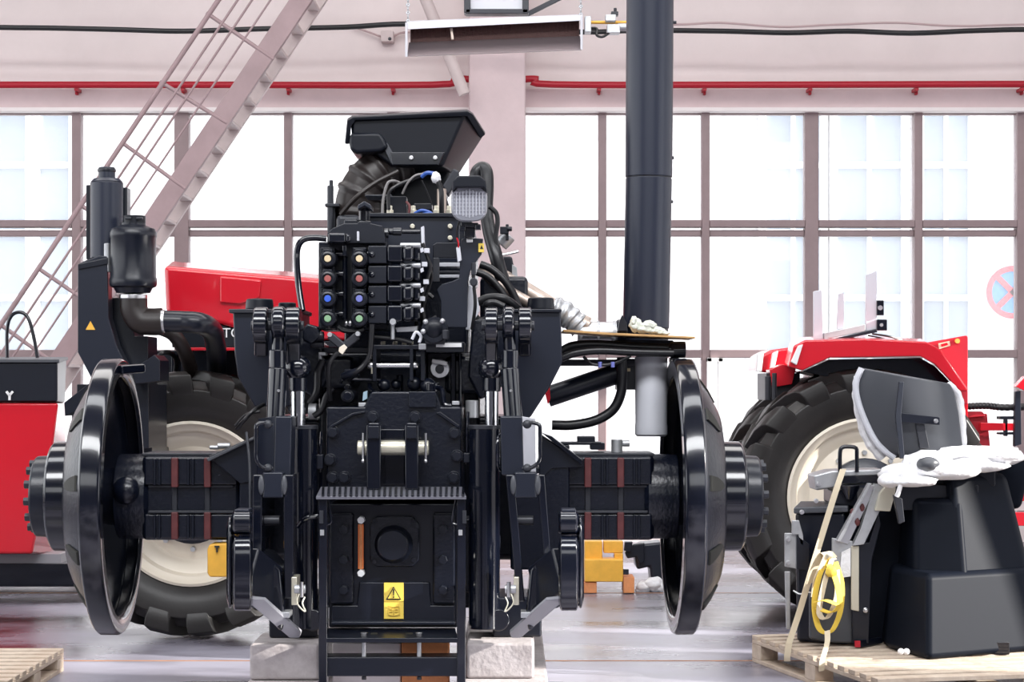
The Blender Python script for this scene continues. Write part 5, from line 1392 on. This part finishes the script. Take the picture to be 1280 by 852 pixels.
# -- hoses and pipes to the right
M().ptube([(596, 228, 8.6), (596, 216, 8.6), (603, 210, 8.6), (608, 216, 8.58), (609, 235, 8.55), (608, 262, 8.5), (612, 290, 8.45), (620, 320, 8.4), (628, 350, 8.4)], 8.5, 16, 6).done('coolant_hose', RUB, T, bev=0)
M().ptube([(612, 258, 8.4), (620, 266, 8.4), (622, 278, 8.4), (620, 300, 8.4), (628, 330, 8.4), (634, 348, 8.4)], 3, 10).done('hose', RUB, T, bev=0)
M().ptube([(600, 330, 8.3), (614, 336, 8.3), (630, 350, 8.3), (642, 368, 8.3), (648, 385, 8.3)], 5, 12).done('hose', RUB, T, bev=0)
M().ptube([(596, 340, 8.2), (610, 346, 8.2), (624, 360, 8.2), (634, 376, 8.2)], 4.5, 12).done('hose', RUB, T, bev=0)
M().ptube([(596, 378, 8.1), (612, 372, 8.1), (632, 374, 8.1), (650, 388, 8.15)], 5.5, 12).done('hose', RUB, T, bev=0)
M().ptube([(606, 390, 8.0), (608, 380, 7.95), (618, 378, 7.95), (630, 383, 7.95)], 4, 12).done('hose', RUB, T, bev=0)
M().ptube([(594, 395, 8.1), (600, 400, 8.1), (612, 398, 8.1)], 4, 10).ptube([(594, 420, 8.1), (604, 405, 8.1), (612, 402, 8.1)], 3.5, 10).done('hose', RUB, T, bev=0)
M().ptube([(601, 333, 8.5), (616, 350, 8.5), (640, 366, 8.5), (668, 382, 8.5)], 7, 16).done('tan_pipe', TAN, T, bev=0)
M().ptube([(608, 338, 8.62), (650, 360, 8.62), (690, 384, 8.62), (714, 398, 8.62), (735, 408, 8.62)], 12, 20).done('exhaust_pipe', TAN, T, bev=0)
M().ptube([(690, 384, 8.62), (704, 390, 8.62), (716, 400, 8.62), (726, 410, 8.62)], 14, 20, 3, rib=2).done('exhaust_flex', GAL, T, bev=0)
M().hcyl(722, 772, 415.5, 8.62, 13.5).done('exhaust_pipe', STL, T, bev=.003)
for x in (724, 746, 766):
    M().hcyl(x, x + 3.5, 415.5, 8.62, 14.5).done('pipe_clip', GAL, T, bev=.002)
M().box(625, 283, 636, 292, 8.5, .05).hcyl(634, 640, 286, 8.5, 3).box(632, 280, 636, 300, 8.52, .05).done('pipe_bracket', BLS, T, bev=.003)
M().cyl(P(626, 306, 8.6), P(637, 294, 8.6), S(9, 8.6)).done('silver_canister', GAL, T, bev=.005)
M().ptube([(622, 319, 8.4), (636, 317, 8.4), (648, 314, 8.4)], 1.6, 8).done('steel_lever', STL, T, bev=0)
M().poly([(622, 320), (640, 320), (646, 352), (630, 346)], 8.7, .15).done('side_cover', BLS, T, bev=.01)
M().poly([(640, 330), (646, 334), (648, 358), (640, 354)], 8.6, .02).done('pale_plate', GAL, T, bev=.002)
M().box(600, 345, 660, 440, 8.5, .5).done('engine_side', CST, T, bev=.02)

# -- exhaust stack, carrier, fuel filter, board
xd = 8.62
sk = M().cyl(P(807.5, 410, xd), P(811, 223, xd), S(29, xd), None, 48).done('exhaust_stack', STK, T, bev=.003)
M().cyl(P(811, 221.5, xd), P(813, -70, xd), S(29.5, xd), None, 48).done('stack_upper', STK, sk, bev=.003)
M().cyl(P(811, 224, xd), P(811, 221, xd), S(28, xd), None, 48).done('stack_joint', DGR, sk, bev=0)
for x, y in ((840, 197), (839, 252), (843, 28)):
    M().hcyl(x - 2, x + 2.5, y, xd, 2, 8).done('stack_bolt', DGR, sk, bev=0)
M().hcyl(770, 806, 414, xd, 15).vcyl(807.5, 404, 430, xd, 28).done('stack_elbow', BLS, T, bev=.01)
M().poly([(775, 400), (778, 393), (784, 404), (784, 414), (772, 414)], xd - .1, .05).done('elbow_flange', BLS, T, bev=.004)
M().ptube([(700, 440, 8.3), (716, 432, 8.3), (745, 430, 8.3), (790, 433, 8.3), (842, 435, 8.3)], 5.5, 14, 6).done('hydraulic_hose', RUB, T, bev=0)
M().ptube([(700, 448, 8.25), (720, 441, 8.25), (750, 438, 8.25), (795, 440, 8.25), (842, 441, 8.25)], 5, 14, 6).done('hydraulic_hose', RUB, T, bev=0)
M().box(700, 449, 832, 457, 8.4, .1).done('carrier_beam', BLS, T)
M().box(768, 425, 842, 434, 8.35, .3).done('carrier_plate', BLS, T)
M().hcyl(838, 857, 437, 8.3, 10.5, 8).hcyl(835, 840, 437, 8.3, 8).poly([(838, 446), (852, 442), (848, 449), (838, 453)], 8.3, .1).done('hose_coupling', BLK, T, bev=.004)
M().cyl(P(684, 496, 8.5), P(776, 465, 8.5), S(13, 8.5), None, 28).done('carrier_tube', STK, T, bev=.004)
M().ptube([(777, 446, 8.3), (778, 470, 8.3), (776, 492, 8.3), (766, 512, 8.3), (745, 525, 8.3), (716, 531, 8.3), (690, 531, 8.3)], 6.2, 14, 6).done('return_hose', RUB, T, bev=0)
M().ptube([(730, 446, 8.25), (738, 454, 8.22), (750, 456, 8.22), (768, 454, 8.22), (788, 445, 8.25)], 2, 8).done('black_wire', RUB, T, bev=0)
for x in (750, 766):
    M().vcyl(x, 452, 459, 8.21, 2.5, seg=8).done('blue_clip', CLIL, T, bev=.001)
M().box(771, 448, 795, 487, 8.42, .15).done('filter_head', BLS, T)
M().box(784, 460, 788, 464, 8.41, .02).done('amber_dot', CYEL, T, bev=0)
M().lathe([(S(20.5, 8.4), 0), (S(20.5, 8.4), -.01), (S(19.8, 8.4), -.27), (S(20.3, 8.4), -.275), (S(20.3, 8.4), -.312), (S(18, 8.4), -.32), (.001, -.32)], (P(814, 446, 8.4).x, 8.4, P(0, 446, 8.4).z), (0, 0, 1), 40).done('filter_canister', FLT, T, bev=0)
M().vcyl(814, 438, 448, 8.4, 19).done('filter_cap', BLS, T, bev=.003)

# ------------------------------------------------------------------ things lying on and under the chassis
bt = P(704, 411, 8.25)
tag(M().prism([P(704, 411.5, 8.2), P(760, 415.5, 8.2), P(869, 420.5, 8.2), P(869, 423, 8.2), P(760, 418.5, 8.2), P(704, 414.5, 8.2)], [q + Vector((0, .29, .0)) for q in (P(704, 411.5, 8.2), P(760, 415.5, 8.2), P(869, 420.5, 8.2), P(869, 423, 8.2), P(760, 418.5, 8.2), P(704, 414.5, 8.2))]).done('plywood_strip', PLY, bev=.002), 'thin plywood board lying across the pipes beside the exhaust stack', 'board')
g = M()
for x, y, rx, rz in ((796, 407, .030, .026), (806, 410.5, .04, .020), (820, 413, .04, .016), (829, 416, .03, .009), (793, 402, .016, .02), (812, 406, .03, .016)):
    g.ball(P(x, y, 8.24), 1, (rx, .035, rz), .35, 5)
tag(g.done('rag', RAG, bev=0, smooth=80), 'crumpled pale rag on the plywood board by the stack', 'rag')

def block(x0, y0, x1, y1, d, t, label):
    o = M().box(x0, y0, x1, y1, d, t).done('concrete_block', CON, bev=.012, seg=2)
    return tag(o, label, 'block')
block(312, 804.5, 399, 850, 7.55, .36, 'grey concrete block under the left lower link')
block(583, 803.5, 668, 848, 7.55, .36, 'grey concrete block under the right lower link')
zb = P(0, 850, 7.55).z
def skid(x0, x1, y0, y1, z, label):
    o = M().wbox(x0, x1, y0, y1, .0, z).done('support_beam', CON, bev=.01)
    return tag(o, label, 'beam')
zb2 = P(0, 848, 7.55).z
skid(-.96, -.66, 7.5, 9.6, zb - .001, 'pale support beam under the left concrete block')
skid(-.20, .13, 7.5, 10.4, zb2 - .001, 'long pale support beam running back under the right concrete block')
tag(M().box(502, 802, 561, 880, 7.62, .12).done('timber_block', ORG, bev=.006), 'orange brown timber block beneath the step frame', 'block')
tag(M().box(415, 803, 501, 880, 7.63, .12).done('timber_block', TRIM, bev=.006), 'whitish block beside the orange timber beneath the step frame', 'block')
